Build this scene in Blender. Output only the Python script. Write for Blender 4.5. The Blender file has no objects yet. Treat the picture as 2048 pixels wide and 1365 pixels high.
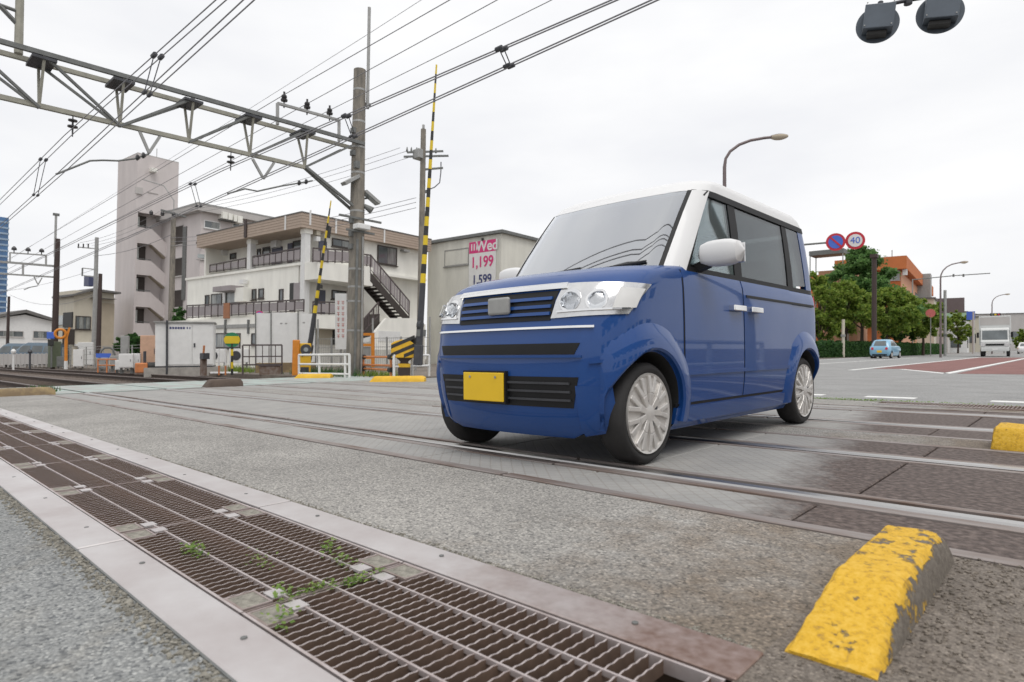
import bpy, bmesh, math, random
import numpy as np
from mathutils import Matrix, Vector
random.seed(7); rng = np.random.default_rng(7)
scene = bpy.context.scene
C = scene.collection
R = math.radians
H = 0.65                                   # height of the lens above the road
# ---------------------------------------------------------------- camera
# world axes: X along the rails (to the right), Y along the road (away), Z up
FPX, CX, CY = 1236.588, 1024.0, 682.5
def _cr(px, py): return np.array([(px-CX)/FPX, -(py-CY)/FPX, -1.0])
_l = _cr(-305., 719.); _r = _cr(2175., 697.)
_X = -_l/np.linalg.norm(_l); _Y = _r/np.linalg.norm(_r); _Z = np.cross(_X, _Y); _Z /= np.linalg.norm(_Z)
MC = np.stack([_X, _Y, _Z])
cam_d = bpy.data.cameras.new('camera'); cam = bpy.data.objects.new('camera', cam_d); C.objects.link(cam)
m4 = Matrix([[*map(float, MC[i]), 0] for i in range(3)] + [[0, 0, 0, 1]]); m4.translation = (0, 0, H)
cam.matrix_world = m4
cam_d.sensor_width = 36.0; cam_d.lens = FPX/2048*36.0; cam_d.clip_start = 0.05; cam_d.clip_end = 3000
scene.camera = cam
cam_d.dof.use_dof = True; cam_d.dof.focus_distance = 4.6; cam_d.dof.aperture_fstop = 4.0
# ---------------------------------------------------------------- light
SUN_EL, SUN_AZ = R(58), R(-35)
world = bpy.data.worlds.new('World'); scene.world = world; world.use_nodes = True
nt = world.node_tree; nt.nodes.clear()
def N(t, **k):
    n = nt.nodes.new(t)
    for a, v in k.items(): setattr(n, a, v)
    return n
sky = N('ShaderNodeTexSky'); sky.sky_type = 'NISHITA'; sky.sun_disc = False
sky.sun_elevation = SUN_EL; sky.sun_rotation = SUN_AZ; sky.air_density = 1.0; sky.dust_density = 3.0
hs = N('ShaderNodeHueSaturation'); hs.inputs['Saturation'].default_value = 0.25
bg1 = N('ShaderNodeBackground'); bg1.inputs[1].default_value = 0.09
tc = N('ShaderNodeTexCoord'); mp = N('ShaderNodeMapping'); mp.inputs['Scale'].default_value = (1.3, 1.3, 4.0)
nz = N('ShaderNodeTexNoise'); nz.inputs['Scale'].default_value = 1.6; nz.inputs['Detail'].default_value = 5; nz.inputs['Roughness'].default_value = .5
rp = N('ShaderNodeValToRGB'); rp.color_ramp.elements[0].position = .30; rp.color_ramp.elements[0].color = (.81, .82, .855, 1)
rp.color_ramp.elements[1].position = .66; rp.color_ramp.elements[1].color = (.98, .98, .98, 1)
bg2 = N('ShaderNodeBackground'); bg2.inputs[1].default_value = 1.0
mx = N('ShaderNodeMixShader'); mx.inputs[0].default_value = 0.93
out = N('ShaderNodeOutputWorld'); L = nt.links.new
L(sky.outputs[0], hs.inputs['Color']); L(hs.outputs[0], bg1.inputs[0])
L(tc.outputs['Generated'], mp.inputs[0]); L(mp.outputs[0], nz.inputs[0]); L(nz.outputs[0], rp.inputs[0]); L(rp.outputs[0], bg2.inputs[0])
L(bg1.outputs[0], mx.inputs[1]); L(bg2.outputs[0], mx.inputs[2]); L(mx.outputs[0], out.inputs[0])
sun_d = bpy.data.lights.new('sun', 'SUN'); sun_d.energy = 1.5; sun_d.angle = R(35); sun_d.color = (1, .97, .93)
sun = bpy.data.objects.new('sun', sun_d); C.objects.link(sun)
# azimuth measured from +Y clockwise; light falls from over the camera's right shoulder
sd = Vector((math.cos(SUN_EL)*.75, -math.cos(SUN_EL)*.35, math.sin(SUN_EL))); sun.rotation_euler = sd.to_track_quat('Z', 'Y').to_euler()
scene.view_settings.view_transform = 'Standard'; scene.view_settings.look = 'None'
scene.view_settings.exposure = 0.12; scene.view_settings.gamma = 1.0; scene.view_settings.use_curve_mapping = False
# ---------------------------------------------------------------- placing
def ray(px, py): return MC @ _cr(px, py)
def gp(px, py, z=0.0):                      # point on the level z seen at a pixel of the 2048 photo
    v = ray(px, py); return Vector(np.array([0, 0, H]) + v*((z-H)/v[2]))
def at(px, py, depth): return Vector(np.array([0, 0, H]) + ray(px, py)*depth)
def gd(px, depth):                          # ground point at a distance in front of the lens
    p = at(px, 705, depth); return Vector((p.x, p.y, 0))
def onx(px, py, x0):
    v = ray(px, py); return Vector(np.array([0, 0, H]) + v*(x0/v[0]))
def hgt(d, py0, py1): return abs(py1-py0)/FPX*d
LEAN = Matrix.Rotation(0.022, 4, Vector((-.6811, .7322, 0)))      # the crossing lies on a gentle slope: upright things lean a little to its surface
def setmat(o, loc, rz=0., lean=True):
    o.matrix_world = Matrix.Translation(Vector(loc)) @ (LEAN if lean else Matrix.Identity(4)) @ Matrix.Rotation(rz, 4, 'Z')
UPV = (LEAN @ Vector((0, 0, 1, 0))).to_3d()
# ---------------------------------------------------------------- materials
def mat(name, col, rough=.7, metal=0., var=.12, scale=6., bump=0., bscale=60., coat=0., spec=.5, col2=None, thr=(.45, .6), stretch=(1, 1, 1), emit=0):
    m = bpy.data.materials.new(name); m.use_nodes = True; t = m.node_tree; b = t.nodes['Principled BSDF']
    b.inputs['Roughness'].default_value = rough; b.inputs['Metallic'].default_value = metal
    b.inputs['Specular IOR Level'].default_value = spec
    if coat: b.inputs['Coat Weight'].default_value = coat; b.inputs['Coat Roughness'].default_value = .04
    c = t.nodes.new('ShaderNodeTexCoord'); mpn = t.nodes.new('ShaderNodeMapping'); mpn.inputs['Scale'].default_value = stretch
    t.links.new(c.outputs['Object'], mpn.inputs[0])
    n = t.nodes.new('ShaderNodeTexNoise'); n.inputs['Scale'].default_value = scale; n.inputs['Detail'].default_value = 6; n.inputs['Roughness'].default_value = .6
    t.links.new(mpn.outputs[0], n.inputs[0])
    r = t.nodes.new('ShaderNodeValToRGB'); e = r.color_ramp.elements
    if col2 is None:
        e[0].position, e[1].position = .3, .7
        e[0].color = (*[x*(1-var) for x in col], 1); e[1].color = (*[min(1, x*(1+var)) for x in col], 1)
    else:
        e[0].position, e[1].position = thr; e[0].color = (*col, 1); e[1].color = (*col2, 1)
    t.links.new(n.outputs[0], r.inputs[0]); t.links.new(r.outputs[0], b.inputs['Base Color'])
    if bump:
        n2 = t.nodes.new('ShaderNodeTexNoise'); n2.inputs['Scale'].default_value = bscale; n2.inputs['Detail'].default_value = 4
        t.links.new(mpn.outputs[0], n2.inputs[0])
        bp = t.nodes.new('ShaderNodeBump'); bp.inputs['Strength'].default_value = bump; bp.inputs['Distance'].default_value = .01
        t.links.new(n2.outputs[0], bp.inputs['Height']); t.links.new(bp.outputs[0], b.inputs['Normal'])
    return m
def node_mat(name):
    m = bpy.data.materials.new(name); m.use_nodes = True; return m, m.node_tree, m.node_tree.nodes['Principled BSDF']
def asphalt(name, dark, light, dirt, stone=95., dirtx=None, patch=.25, bump=.6, tint=(1, 1, 1)):
    """worn asphalt: pale stones in a dark binder, large soft patches, brown dirt that lies along one end"""
    m, t, b = node_mat(name); nn = t.nodes.new; lk = t.links.new
    b.inputs['Roughness'].default_value = .85; b.inputs['Specular IOR Level'].default_value = .35
    c = nn('ShaderNodeTexCoord'); P = c.outputs['Object']
    v = nn('ShaderNodeTexVoronoi'); v.inputs['Scale'].default_value = stone; lk(P, v.inputs['Vector'])
    v2 = nn('ShaderNodeTexVoronoi'); v2.inputs['Scale'].default_value = stone*2.3; lk(P, v2.inputs['Vector'])
    sep = nn('ShaderNodeSeparateColor'); lk(v.outputs['Color'], sep.inputs[0])
    r1 = nn('ShaderNodeValToRGB'); e = r1.color_ramp.elements; e[0].position = 0; e[0].color = (*dark, 1); e[1].position = 1; e[1].color = (*light, 1)
    q = e.new(.3); q.color = (*[(a*.55+bb*.45) for a, bb in zip(dark, light)], 1); q = e.new(.8); q.color = (*[(a*.4+bb*.6) for a, bb in zip(dark, light)], 1)
    lk(sep.outputs[0], r1.inputs[0])
    edge = nn('ShaderNodeValToRGB'); ee = edge.color_ramp.elements; ee[0].position = .25; ee[0].color = (1, 1, 1, 1); ee[1].position = .75; ee[1].color = (.45, .45, .45, 1)
    lk(v.outputs['Distance'], edge.inputs[0])
    mu = nn('ShaderNodeMix'); mu.data_type = 'RGBA'; mu.blend_type = 'MULTIPLY'; mu.inputs[0].default_value = .5
    lk(r1.outputs[0], mu.inputs[6]); lk(edge.outputs[0], mu.inputs[7])
    n = nn('ShaderNodeTexNoise'); n.inputs['Scale'].default_value = 1.1; n.inputs['Detail'].default_value = 7; n.inputs['Roughness'].default_value = .65; lk(P, n.inputs[0])
    rp2 = nn('ShaderNodeValToRGB'); e2 = rp2.color_ramp.elements; e2[0].position = .3; e2[0].color = (1-patch, 1-patch, 1-patch, 1); e2[1].position = .7; e2[1].color = (1+patch*.4,)*3 + (1,)
    lk(n.outputs[0], rp2.inputs[0])
    mu2 = nn('ShaderNodeMix'); mu2.data_type = 'RGBA'; mu2.blend_type = 'MULTIPLY'; mu2.inputs[0].default_value = 1
    lk(mu.outputs[2], mu2.inputs[6]); lk(rp2.outputs[0], mu2.inputs[7]); col = mu2.outputs[2]
    n3 = nn('ShaderNodeTexNoise'); n3.inputs['Scale'].default_value = 2.6; n3.inputs['Detail'].default_value = 8; n3.inputs['Roughness'].default_value = .7; lk(P, n3.inputs[0])
    sx = nn('ShaderNodeSeparateXYZ'); lk(P, sx.inputs[0])
    if dirtx:
        mr = nn('ShaderNodeMapRange'); mr.inputs[1].default_value = dirtx[0]; mr.inputs[2].default_value = dirtx[1]; mr.inputs[3].default_value = -.25; mr.inputs[4].default_value = .45; lk(sx.outputs[0], mr.inputs[0])
        ad = nn('ShaderNodeMath'); ad.operation = 'ADD'; lk(n3.outputs[0], ad.inputs[0]); lk(mr.outputs[0], ad.inputs[1]); f = ad.outputs[0]
    else: f = n3.outputs[0]
    rd = nn('ShaderNodeValToRGB'); e3 = rd.color_ramp.elements; e3[0].position = .52; e3[0].color = (0, 0, 0, 1); e3[1].position = .82; e3[1].color = (.8, .8, .8, 1); lk(f, rd.inputs[0])
    dm = nn('ShaderNodeMix'); dm.data_type = 'RGBA'; dm.blend_type = 'MULTIPLY'; dm.inputs[7].default_value = (*dirt, 1); lk(rd.outputs[0], dm.inputs[0]); lk(col, dm.inputs[6])
    lk(dm.outputs[2], b.inputs['Base Color'])
    bp = nn('ShaderNodeBump'); bp.inputs['Strength'].default_value = bump; bp.inputs['Distance'].default_value = .006; bp.invert = True
    lk(v.outputs['Distance'], bp.inputs['Height']); lk(bp.outputs[0], b.inputs['Normal'])
    return m
M = {}
M['asphalt'] = asphalt('worn_asphalt', (.165, .162, .157), (.55, .525, .485), (.55, .44, .34), 115, (-2.4, -.1), bump=.45)
M['asphalt_near'] = asphalt('pavement_asphalt', (.11, .118, .125), (.47, .475, .46), (.85, .75, .62), 135)
M['asphalt_road'] = asphalt('road_asphalt', (.275, .274, .272), (.385, .383, .375), (.9, .87, .83), 60, None, .18, .3)
M['dirt'] = asphalt('dirty_ground', (.12, .10, .085), (.34, .295, .25), (.62, .53, .45), 150, None, .4, .25)
M['ballast'] = asphalt('ballast', (.06, .045, .036), (.23, .18, .15), (.6, .45, .35), 22, None, .3, 1.0)
M['green_pave'] = mat('green_walkway_paint', (.36, .43, .40), .8, var=.25, scale=2, col2=(.33, .31, .30), thr=(.42, .62))
M['concrete'] = mat('concrete', (.33, .31, .285), .85, var=.22, scale=4, bump=.3, bscale=30)
M['pole_concrete'] = mat('pole_concrete', (.25, .225, .19), .9, scale=2.2, bump=.3, bscale=25, stretch=(3, 3, .8), col2=(.14, .13, .115), thr=(.42, .66))
M['steel'] = mat('rolled_steel', (.60, .58, .575), .42, .6, var=.10, scale=2, bump=.06, bscale=120, col2=(.43, .365, .35), thr=(.5, .78))
def steel_mat():
    m, t, b = node_mat('worn_plate_steel'); nn = t.nodes.new; lk = t.links.new; b.inputs['Roughness'].default_value = .45; b.inputs['Metallic'].default_value = .5
    P = nn('ShaderNodeNewGeometry').outputs['Position']; s = nn('ShaderNodeSeparateXYZ'); lk(P, s.inputs[0])
    n = nn('ShaderNodeTexNoise'); n.inputs['Scale'].default_value = 2.2; n.inputs['Detail'].default_value = 8; n.inputs['Roughness'].default_value = .65; lk(P, n.inputs[0])
    n2 = nn('ShaderNodeTexNoise'); n2.inputs['Scale'].default_value = 40; n2.inputs['Detail'].default_value = 6; lk(P, n2.inputs[0])
    r = nn('ShaderNodeValToRGB'); e = r.color_ramp.elements; e[0].position = .35; e[0].color = (.60, .575, .57, 1); e[1].position = .8; e[1].color = (.42, .365, .355, 1); lk(n.outputs[0], r.inputs[0])
    rr = nn('ShaderNodeValToRGB'); e = rr.color_ramp.elements; e[0].position = .3; e[0].color = (.20, .125, .095, 1); e[1].position = .7; e[1].color = (.34, .26, .235, 1); lk(n2.outputs[0], rr.inputs[0])
    mx_ = nn('ShaderNodeMapRange'); mx_.inputs[1].default_value = -2.0; mx_.inputs[2].default_value = -.5; mx_.inputs[3].default_value = -.35; mx_.inputs[4].default_value = .5; lk(s.outputs[0], mx_.inputs[0])
    my = nn('ShaderNodeMapRange'); my.inputs[1].default_value = .7; my.inputs[2].default_value = 1.15; my.inputs[3].default_value = -.5; my.inputs[4].default_value = 0; lk(s.outputs[1], my.inputs[0])
    a = nn('ShaderNodeMath'); a.operation = 'ADD'; lk(mx_.outputs[0], a.inputs[0]); lk(my.outputs[0], a.inputs[1]); a2 = nn('ShaderNodeMath'); a2.operation = 'ADD'; lk(a.outputs[0], a2.inputs[0]); lk(n.outputs[0], a2.inputs[1])
    f = nn('ShaderNodeValToRGB'); e = f.color_ramp.elements; e[0].position = .38; e[0].color = (0, 0, 0, 1); e[1].position = .95; e[1].color = (1, 1, 1, 1); lk(a2.outputs[0], f.inputs[0])
    mi = nn('ShaderNodeMix'); mi.data_type = 'RGBA'; lk(f.outputs[0], mi.inputs[0]); lk(r.outputs[0], mi.inputs[6]); lk(rr.outputs[0], mi.inputs[7]); lk(mi.outputs[2], b.inputs['Base Color'])
    bp = nn('ShaderNodeBump'); bp.inputs['Strength'].default_value = .12; bp.inputs['Distance'].default_value = .003; lk(n2.outputs[0], bp.inputs['Height']); lk(bp.outputs[0], b.inputs['Normal']); return m
M['steel'] = steel_mat()
M['grate_side'] = mat('rust_and_shade_bar_side', (.13, .085, .062), .85, .1, var=.35, scale=14)  # dark rust, with the shade of the gaps between bars put into the colour
M['steel_rust'] = mat('rusted_steel', (.17, .115, .085), .75, .3, var=.3, scale=8, bump=.3, bscale=80, col2=(.26, .22, .20), thr=(.4, .65))
M['grate'] = mat('grate_steel', (.40, .335, .32), .5, .5, var=.2, scale=9, bump=.15, bscale=90, col2=(.25, .185, .155), thr=(.45, .7))
M['grate_bar'] = mat('grate_long_bar', (.55, .49, .48), .45, .5, var=.2, scale=9, col2=(.36, .29, .27), thr=(.45, .75))
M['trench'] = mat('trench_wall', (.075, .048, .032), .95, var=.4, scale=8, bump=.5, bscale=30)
M['gravel'] = mat('gravel', (.25, .235, .2), .9, var=.45, scale=40, bump=1, bscale=90)
M['rail_top'] = mat('polished_rail', (.48, .47, .46), .32, 1., var=.06, scale=3, stretch=(.3, 8, 1))
M['rail_side'] = mat('rail_web', (.07, .05, .042), .8, .2, var=.3, scale=9)
M['wood'] = mat('sleeper', (.10, .075, .06), .9, var=.3, scale=6)
M['white_line'] = mat('road_paint_white', (.74, .74, .72), .7, var=.12, scale=5, col2=(.5, .5, .49), thr=(.52, .75))
M['red_road'] = asphalt('red_road_surface', (.22, .10, .09), (.31, .155, .14), (.8, .8, .8), 60, None, .25, .3)
M['yellow_paint'] = mat('yellow_paint', (.68, .40, .02), .6, var=.12, scale=9)
def worn_yellow():
    m, t, b = node_mat('worn_yellow_kerb'); nn = t.nodes.new; lk = t.links.new; b.inputs['Roughness'].default_value = .75
    c = nn('ShaderNodeTexCoord'); P = c.outputs['Object']
    n = nn('ShaderNodeTexNoise'); n.inputs['Scale'].default_value = 17; n.inputs['Detail'].default_value = 10; n.inputs['Roughness'].default_value = .68; lk(P, n.inputs[0])
    s = nn('ShaderNodeSeparateXYZ'); lk(P, s.inputs[0])
    g = nn('ShaderNodeNewGeometry'); sn = nn('ShaderNodeSeparateXYZ'); lk(c.outputs['Normal'], sn.inputs[0])
    # the paint was put on the top and ends: it is gone from the right-hand side
    mr = nn('ShaderNodeMapRange'); mr.inputs[1].default_value = .78; mr.inputs[2].default_value = .99; mr.inputs[3].default_value = 0; mr.inputs[4].default_value = .24; lk(sn.outputs[0], mr.inputs[0])
    mz = nn('ShaderNodeMapRange'); mz.inputs[1].default_value = .35; mz.inputs[2].default_value = .95; mz.inputs[3].default_value = -.05; mz.inputs[4].default_value = .075; lk(s.outputs[1], mz.inputs[0])
    a = nn('ShaderNodeMath'); a.operation = 'ADD'; lk(n.outputs[0], a.inputs[0]); lk(mr.outputs[0], a.inputs[1])
    a2 = nn('ShaderNodeMath'); a2.operation = 'ADD'; lk(a.outputs[0], a2.inputs[0]); lk(mz.outputs[0], a2.inputs[1])
    r = nn('ShaderNodeValToRGB'); e = r.color_ramp.elements; e[0].position = .57; e[0].color = (0, 0, 0, 1); e[1].position = .625; e[1].color = (1, 1, 1, 1); lk(a2.outputs[0], r.inputs[0])
    n2 = nn('ShaderNodeTexNoise'); n2.inputs['Scale'].default_value = 55; n2.inputs['Detail'].default_value = 8; n2.inputs['Roughness'].default_value = .7; lk(P, n2.inputs[0])
    ry = nn('ShaderNodeValToRGB'); e = ry.color_ramp.elements; e[0].position = .32; e[0].color = (.36, .21, .035, 1); e[1].position = .74; e[1].color = (.74, .49, .09, 1); qq = e.new(.47); qq.color = (.63, .365, .015, 1); lk(n2.outputs[0], ry.inputs[0])
    rc = nn('ShaderNodeValToRGB'); e = rc.color_ramp.elements; e[0].position = .3; e[0].color = (.085, .07, .055, 1); e[1].position = .75; e[1].color = (.235, .205, .17, 1); lk(n2.outputs[0], rc.inputs[0])
    mixn = nn('ShaderNodeMix'); mixn.data_type = 'RGBA'; lk(r.outputs[0], mixn.inputs[0]); lk(ry.outputs[0], mixn.inputs[6]); lk(rc.outputs[0], mixn.inputs[7]); lk(mixn.outputs[2], b.inputs['Base Color'])
    bp = nn('ShaderNodeBump'); bp.inputs['Strength'].default_value = .8; bp.inputs['Distance'].default_value = .004
    sub = nn('ShaderNodeMath'); sub.operation = 'SUBTRACT'; lk(n2.outputs[0], sub.inputs[0]); lk(r.outputs[0], sub.inputs[1]); lk(sub.outputs[0], bp.inputs['Height']); lk(bp.outputs[0], b.inputs['Normal'])
    return m
M['worn_yellow'] = worn_yellow()
def panel_mat():
    """concrete crossing panel: diamond grid pressed in, brown dirt at the right-hand end"""
    m, t, b = node_mat('crossing_panel'); nn = t.nodes.new; lk = t.links.new; b.inputs['Roughness'].default_value = .75
    c = nn('ShaderNodeTexCoord'); g = nn('ShaderNodeNewGeometry'); P = g.outputs['Position']
    rot = nn('ShaderNodeMapping'); rot.inputs['Rotation'].default_value = (0, 0, R(45)); rot.inputs['Scale'].default_value = (1, 1, 1); lk(P, rot.inputs[0])
    br = nn('ShaderNodeTexBrick'); br.offset = 0; br.inputs['Scale'].default_value = 16; br.inputs['Mortar Size'].default_value = .09; br.inputs['Mortar Smooth'].default_value = .6
    br.inputs['Brick Width'].default_value = 1; br.inputs['Row Height'].default_value = 1; lk(rot.outputs[0], br.inputs[0])
    n = nn('ShaderNodeTexNoise'); n.inputs['Scale'].default_value = 3; n.inputs['Detail'].default_value = 8; n.inputs['Roughness'].default_value = .7; lk(P, n.inputs[0])
    r = nn('ShaderNodeValToRGB'); e = r.color_ramp.elements; e[0].position = .3; e[0].color = (.26, .257, .25, 1); e[1].position = .7; e[1].color = (.345, .337, .322, 1); lk(n.outputs[0], r.inputs[0])
    s = nn('ShaderNodeSeparateXYZ'); lk(P, s.inputs[0])
    sc = nn('ShaderNodeMath'); sc.operation = 'MULTIPLY_ADD'; sc.inputs[1].default_value = .15; lk(s.outputs[1], sc.inputs[0]); lk(s.outputs[0], sc.inputs[2])
    mr = nn('ShaderNodeMapRange'); mr.inputs[1].default_value = -.85; mr.inputs[2].default_value = -.1; mr.inputs[3].default_value = 0; mr.inputs[4].default_value = 1; lk(sc.outputs[0], mr.inputs[0])
    n2 = nn('ShaderNodeTexNoise'); n2.inputs['Scale'].default_value = 7; n2.inputs['Detail'].default_value = 9; n2.inputs['Roughness'].default_value = .75; lk(P, n2.inputs[0])
    ma = nn('ShaderNodeMath'); ma.operation = 'MULTIPLY_ADD'; ma.inputs[1].default_value = .8; lk(n2.outputs[0], ma.inputs[0]); lk(mr.outputs[0], ma.inputs[2])
    rr = nn('ShaderNodeValToRGB'); e = rr.color_ramp.elements; e[0].position = .55; e[0].color = (0, 0, 0, 1); e[1].position = .95; e[1].color = (1, 1, 1, 1); lk(ma.outputs[0], rr.inputs[0])
    n4 = nn('ShaderNodeTexNoise'); n4.inputs['Scale'].default_value = 34; n4.inputs['Detail'].default_value = 6; lk(P, n4.inputs[0])
    rd = nn('ShaderNodeValToRGB'); e = rd.color_ramp.elements; e[0].position = .4; e[0].color = (.062, .044, .038, 1); e[1].position = .75; e[1].color = (.19, .148, .13, 1); lk(n4.outputs[0], rd.inputs[0])
    mixn = nn('ShaderNodeMix'); mixn.data_type = 'RGBA'; lk(rr.outputs[0], mixn.inputs[0]); lk(r.outputs[0], mixn.inputs[6]); lk(rd.outputs[0], mixn.inputs[7])
    groove = nn('ShaderNodeMix'); groove.data_type = 'RGBA'; groove.blend_type = 'MULTIPLY'; groove.inputs[7].default_value = (.62, .53, .45, 1)
    fm = nn('ShaderNodeMath'); fm.operation = 'MULTIPLY'; fm.inputs[1].default_value = .28; lk(br.outputs['Fac'], fm.inputs[0]); lk(fm.outputs[0], groove.inputs[0]); lk(mixn.outputs[2], groove.inputs[6])
    lk(groove.outputs[2], b.inputs['Base Color'])
    bp = nn('ShaderNodeBump'); bp.inputs['Strength'].default_value = .45; bp.inputs['Distance'].default_value = .004; bp.invert = True; lk(br.outputs['Fac'], bp.inputs['Height'])
    bp2 = nn('ShaderNodeBump'); bp2.inputs['Strength'].default_value = .5; bp2.inputs['Distance'].default_value = .004; lk(n4.outputs[0], bp2.inputs['Height']); lk(bp.outputs[0], bp2.inputs['Normal']); lk(bp2.outputs[0], b.inputs['Normal'])
    return m
M['panel'] = panel_mat()
M['galv'] = mat('galvanised_steel', (.34, .34, .33), .5, .5, var=.15, scale=6)
M['galv_dark'] = mat('weathered_galvanised_steel', (.17, .175, .17), .6, .4, var=.2, scale=6)
M['olive_steel'] = mat('aged_painted_steel', (.33, .32, .27), .7, .2, var=.18, scale=5)
M['black'] = mat('black_rubber', (.03, .03, .029), .6, var=.2)
M['dark'] = mat('dark_metal', (.06, .062, .07), .5, .3, var=.2)
M['wire'] = mat('wire', (.26, .255, .27), .6, .3)
M['rail_dull'] = mat('rusty_rail_top', (.15, .12, .11), .5, .4, var=.2)
M['insul'] = mat('insulator', (.03, .028, .03), .3)
M['white'] = mat('white_paint', (.70, .70, .69), .5, var=.06, scale=4)
M['wall_white'] = mat('white_wall', (.81, .80, .745), .85, var=.08, scale=1.6, stretch=(1, 1, .3))
M['wall_pink'] = mat('pale_pink_wall', (.575, .53, .52), .9, var=.08, scale=.8, bump=.15, bscale=8, stretch=(1, 1, .3))
M['wall_grey'] = mat('pale_grey_wall', (.46, .44, .425), .9, var=.08, scale=.8, stretch=(1, 1, .3))
M['wall_beige'] = mat('beige_wall', (.56, .52, .43), .85, var=.08, scale=1.5, stretch=(1, 1, .3))
M['wall_tan'] = mat('tan_wall', (.45, .39, .30), .85, var=.08, scale=1.5)
M['siding'] = mat('tan_siding', (.43, .345, .28), .8, var=.08, scale=3, stretch=(1, 1, 3))
M['corr'] = mat('corrugated_wall', (.62, .61, .55), .75, var=.12, scale=1.5, stretch=(1, 1, .25))
M['roof_dark'] = mat('roof_tile', (.14, .135, .13), .8, var=.2, scale=4)
M['orange_wall'] = mat('orange_wall', (.50, .155, .05), .85, var=.08, scale=1)
M['orange_pale'] = mat('pale_orange_wall', (.60, .32, .20), .85, var=.08, scale=1)
M['glass'] = mat('window_glass', (.10, .115, .12), .08, .0, var=.35, scale=.9, spec=.8)
M['glass_pale'] = mat('pale_window_glass', (.33, .36, .36), .12, .0, var=.2, scale=1.5, spec=.7)
M['glass_blue'] = mat('blue_curtain_glass', (.04, .12, .26), .1, .2, var=.4, scale=.12, spec=.8)
M['frame_dark'] = mat('bronze_frame', (.06, .05, .045), .5, .3)
M['rail_brown'] = mat('brown_railing', (.095, .075, .075), .6, .2, var=.15)
M['rail_panel'] = mat('frosted_panel', (.30, .27, .275), .6, var=.12, scale=1)
M['door_blue'] = mat('slate_door', (.085, .09, .125), .6, var=.1)
M['orange'] = mat('orange_paint', (.62, .22, .02), .5, var=.12, scale=6)
M['orange_deep'] = mat('faded_orange_paint', (.55, .20, .07), .6, var=.2, scale=6)
M['brown_pole'] = mat('brown_pole', (.055, .037, .033), .6, .2, var=.15)
M['lamp_pole'] = mat('mauve_grey_pole', (.17, .135, .135), .5, .3)
M['red'] = mat('sign_red', (.50, .02, .04), .5, var=.05)
M['blue'] = mat('sign_blue', (.06, .14, .55), .5, var=.05)
M['pink'] = mat('poster_pink', (.62, .04, .19), .6, var=.05)
M['navy'] = mat('navy_print', (.04, .05, .16), .6, var=.05)
M['sign_green'] = mat('sign_green', (.02, .20, .09), .5, var=.1)
M['sign_yellow'] = mat('sign_yellow', (.72, .52, .02), .5, var=.05)
M['leaf'] = None
def leafmat(name, a, b_):
    m, t, b = node_mat(name); nn = t.nodes.new; lk = t.links.new; b.inputs['Roughness'].default_value = .55; b.inputs['Specular IOR Level'].default_value = .35
    g = nn('ShaderNodeNewGeometry'); r = nn('ShaderNodeValToRGB'); e = r.color_ramp.elements; e[0].position = 0; e[0].color = (*a, 1); e[1].position = 1; e[1].color = (*b_, 1)
    lk(g.outputs['Random Per Island'], r.inputs[0]); lk(r.outputs[0], b.inputs['Base Color'])
    b.inputs['Subsurface Weight'].default_value = 0
    tr = nn('ShaderNodeBsdfTranslucent'); lk(r.outputs[0], tr.inputs[0]); ms = nn('ShaderNodeMixShader'); ms.inputs[0].default_value = .5
    lk(b.outputs[0], ms.inputs[1]); lk(tr.outputs[0], ms.inputs[2]); lk(ms.outputs[0], t.nodes['Material Output'].inputs[0]); return m
M['leaf_dark'] = leafmat('dark_green_leaves', (.06, .15, .04), (.19, .33, .10))
M['leaf_yellow'] = leafmat('yellow_green_leaves', (.10, .19, .025), (.32, .40, .075))
M['leaf_hedge'] = leafmat('hedge_leaves', (.022, .07, .02), (.085, .18, .05))
M['leaf_weed'] = leafmat('weed_leaves', (.12, .24, .04), (.34, .46, .12))
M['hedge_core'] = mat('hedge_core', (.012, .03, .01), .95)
M['bark'] = mat('bark', (.07, .052, .04), .95, var=.3, scale=8, bump=.5, bscale=20)
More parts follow.
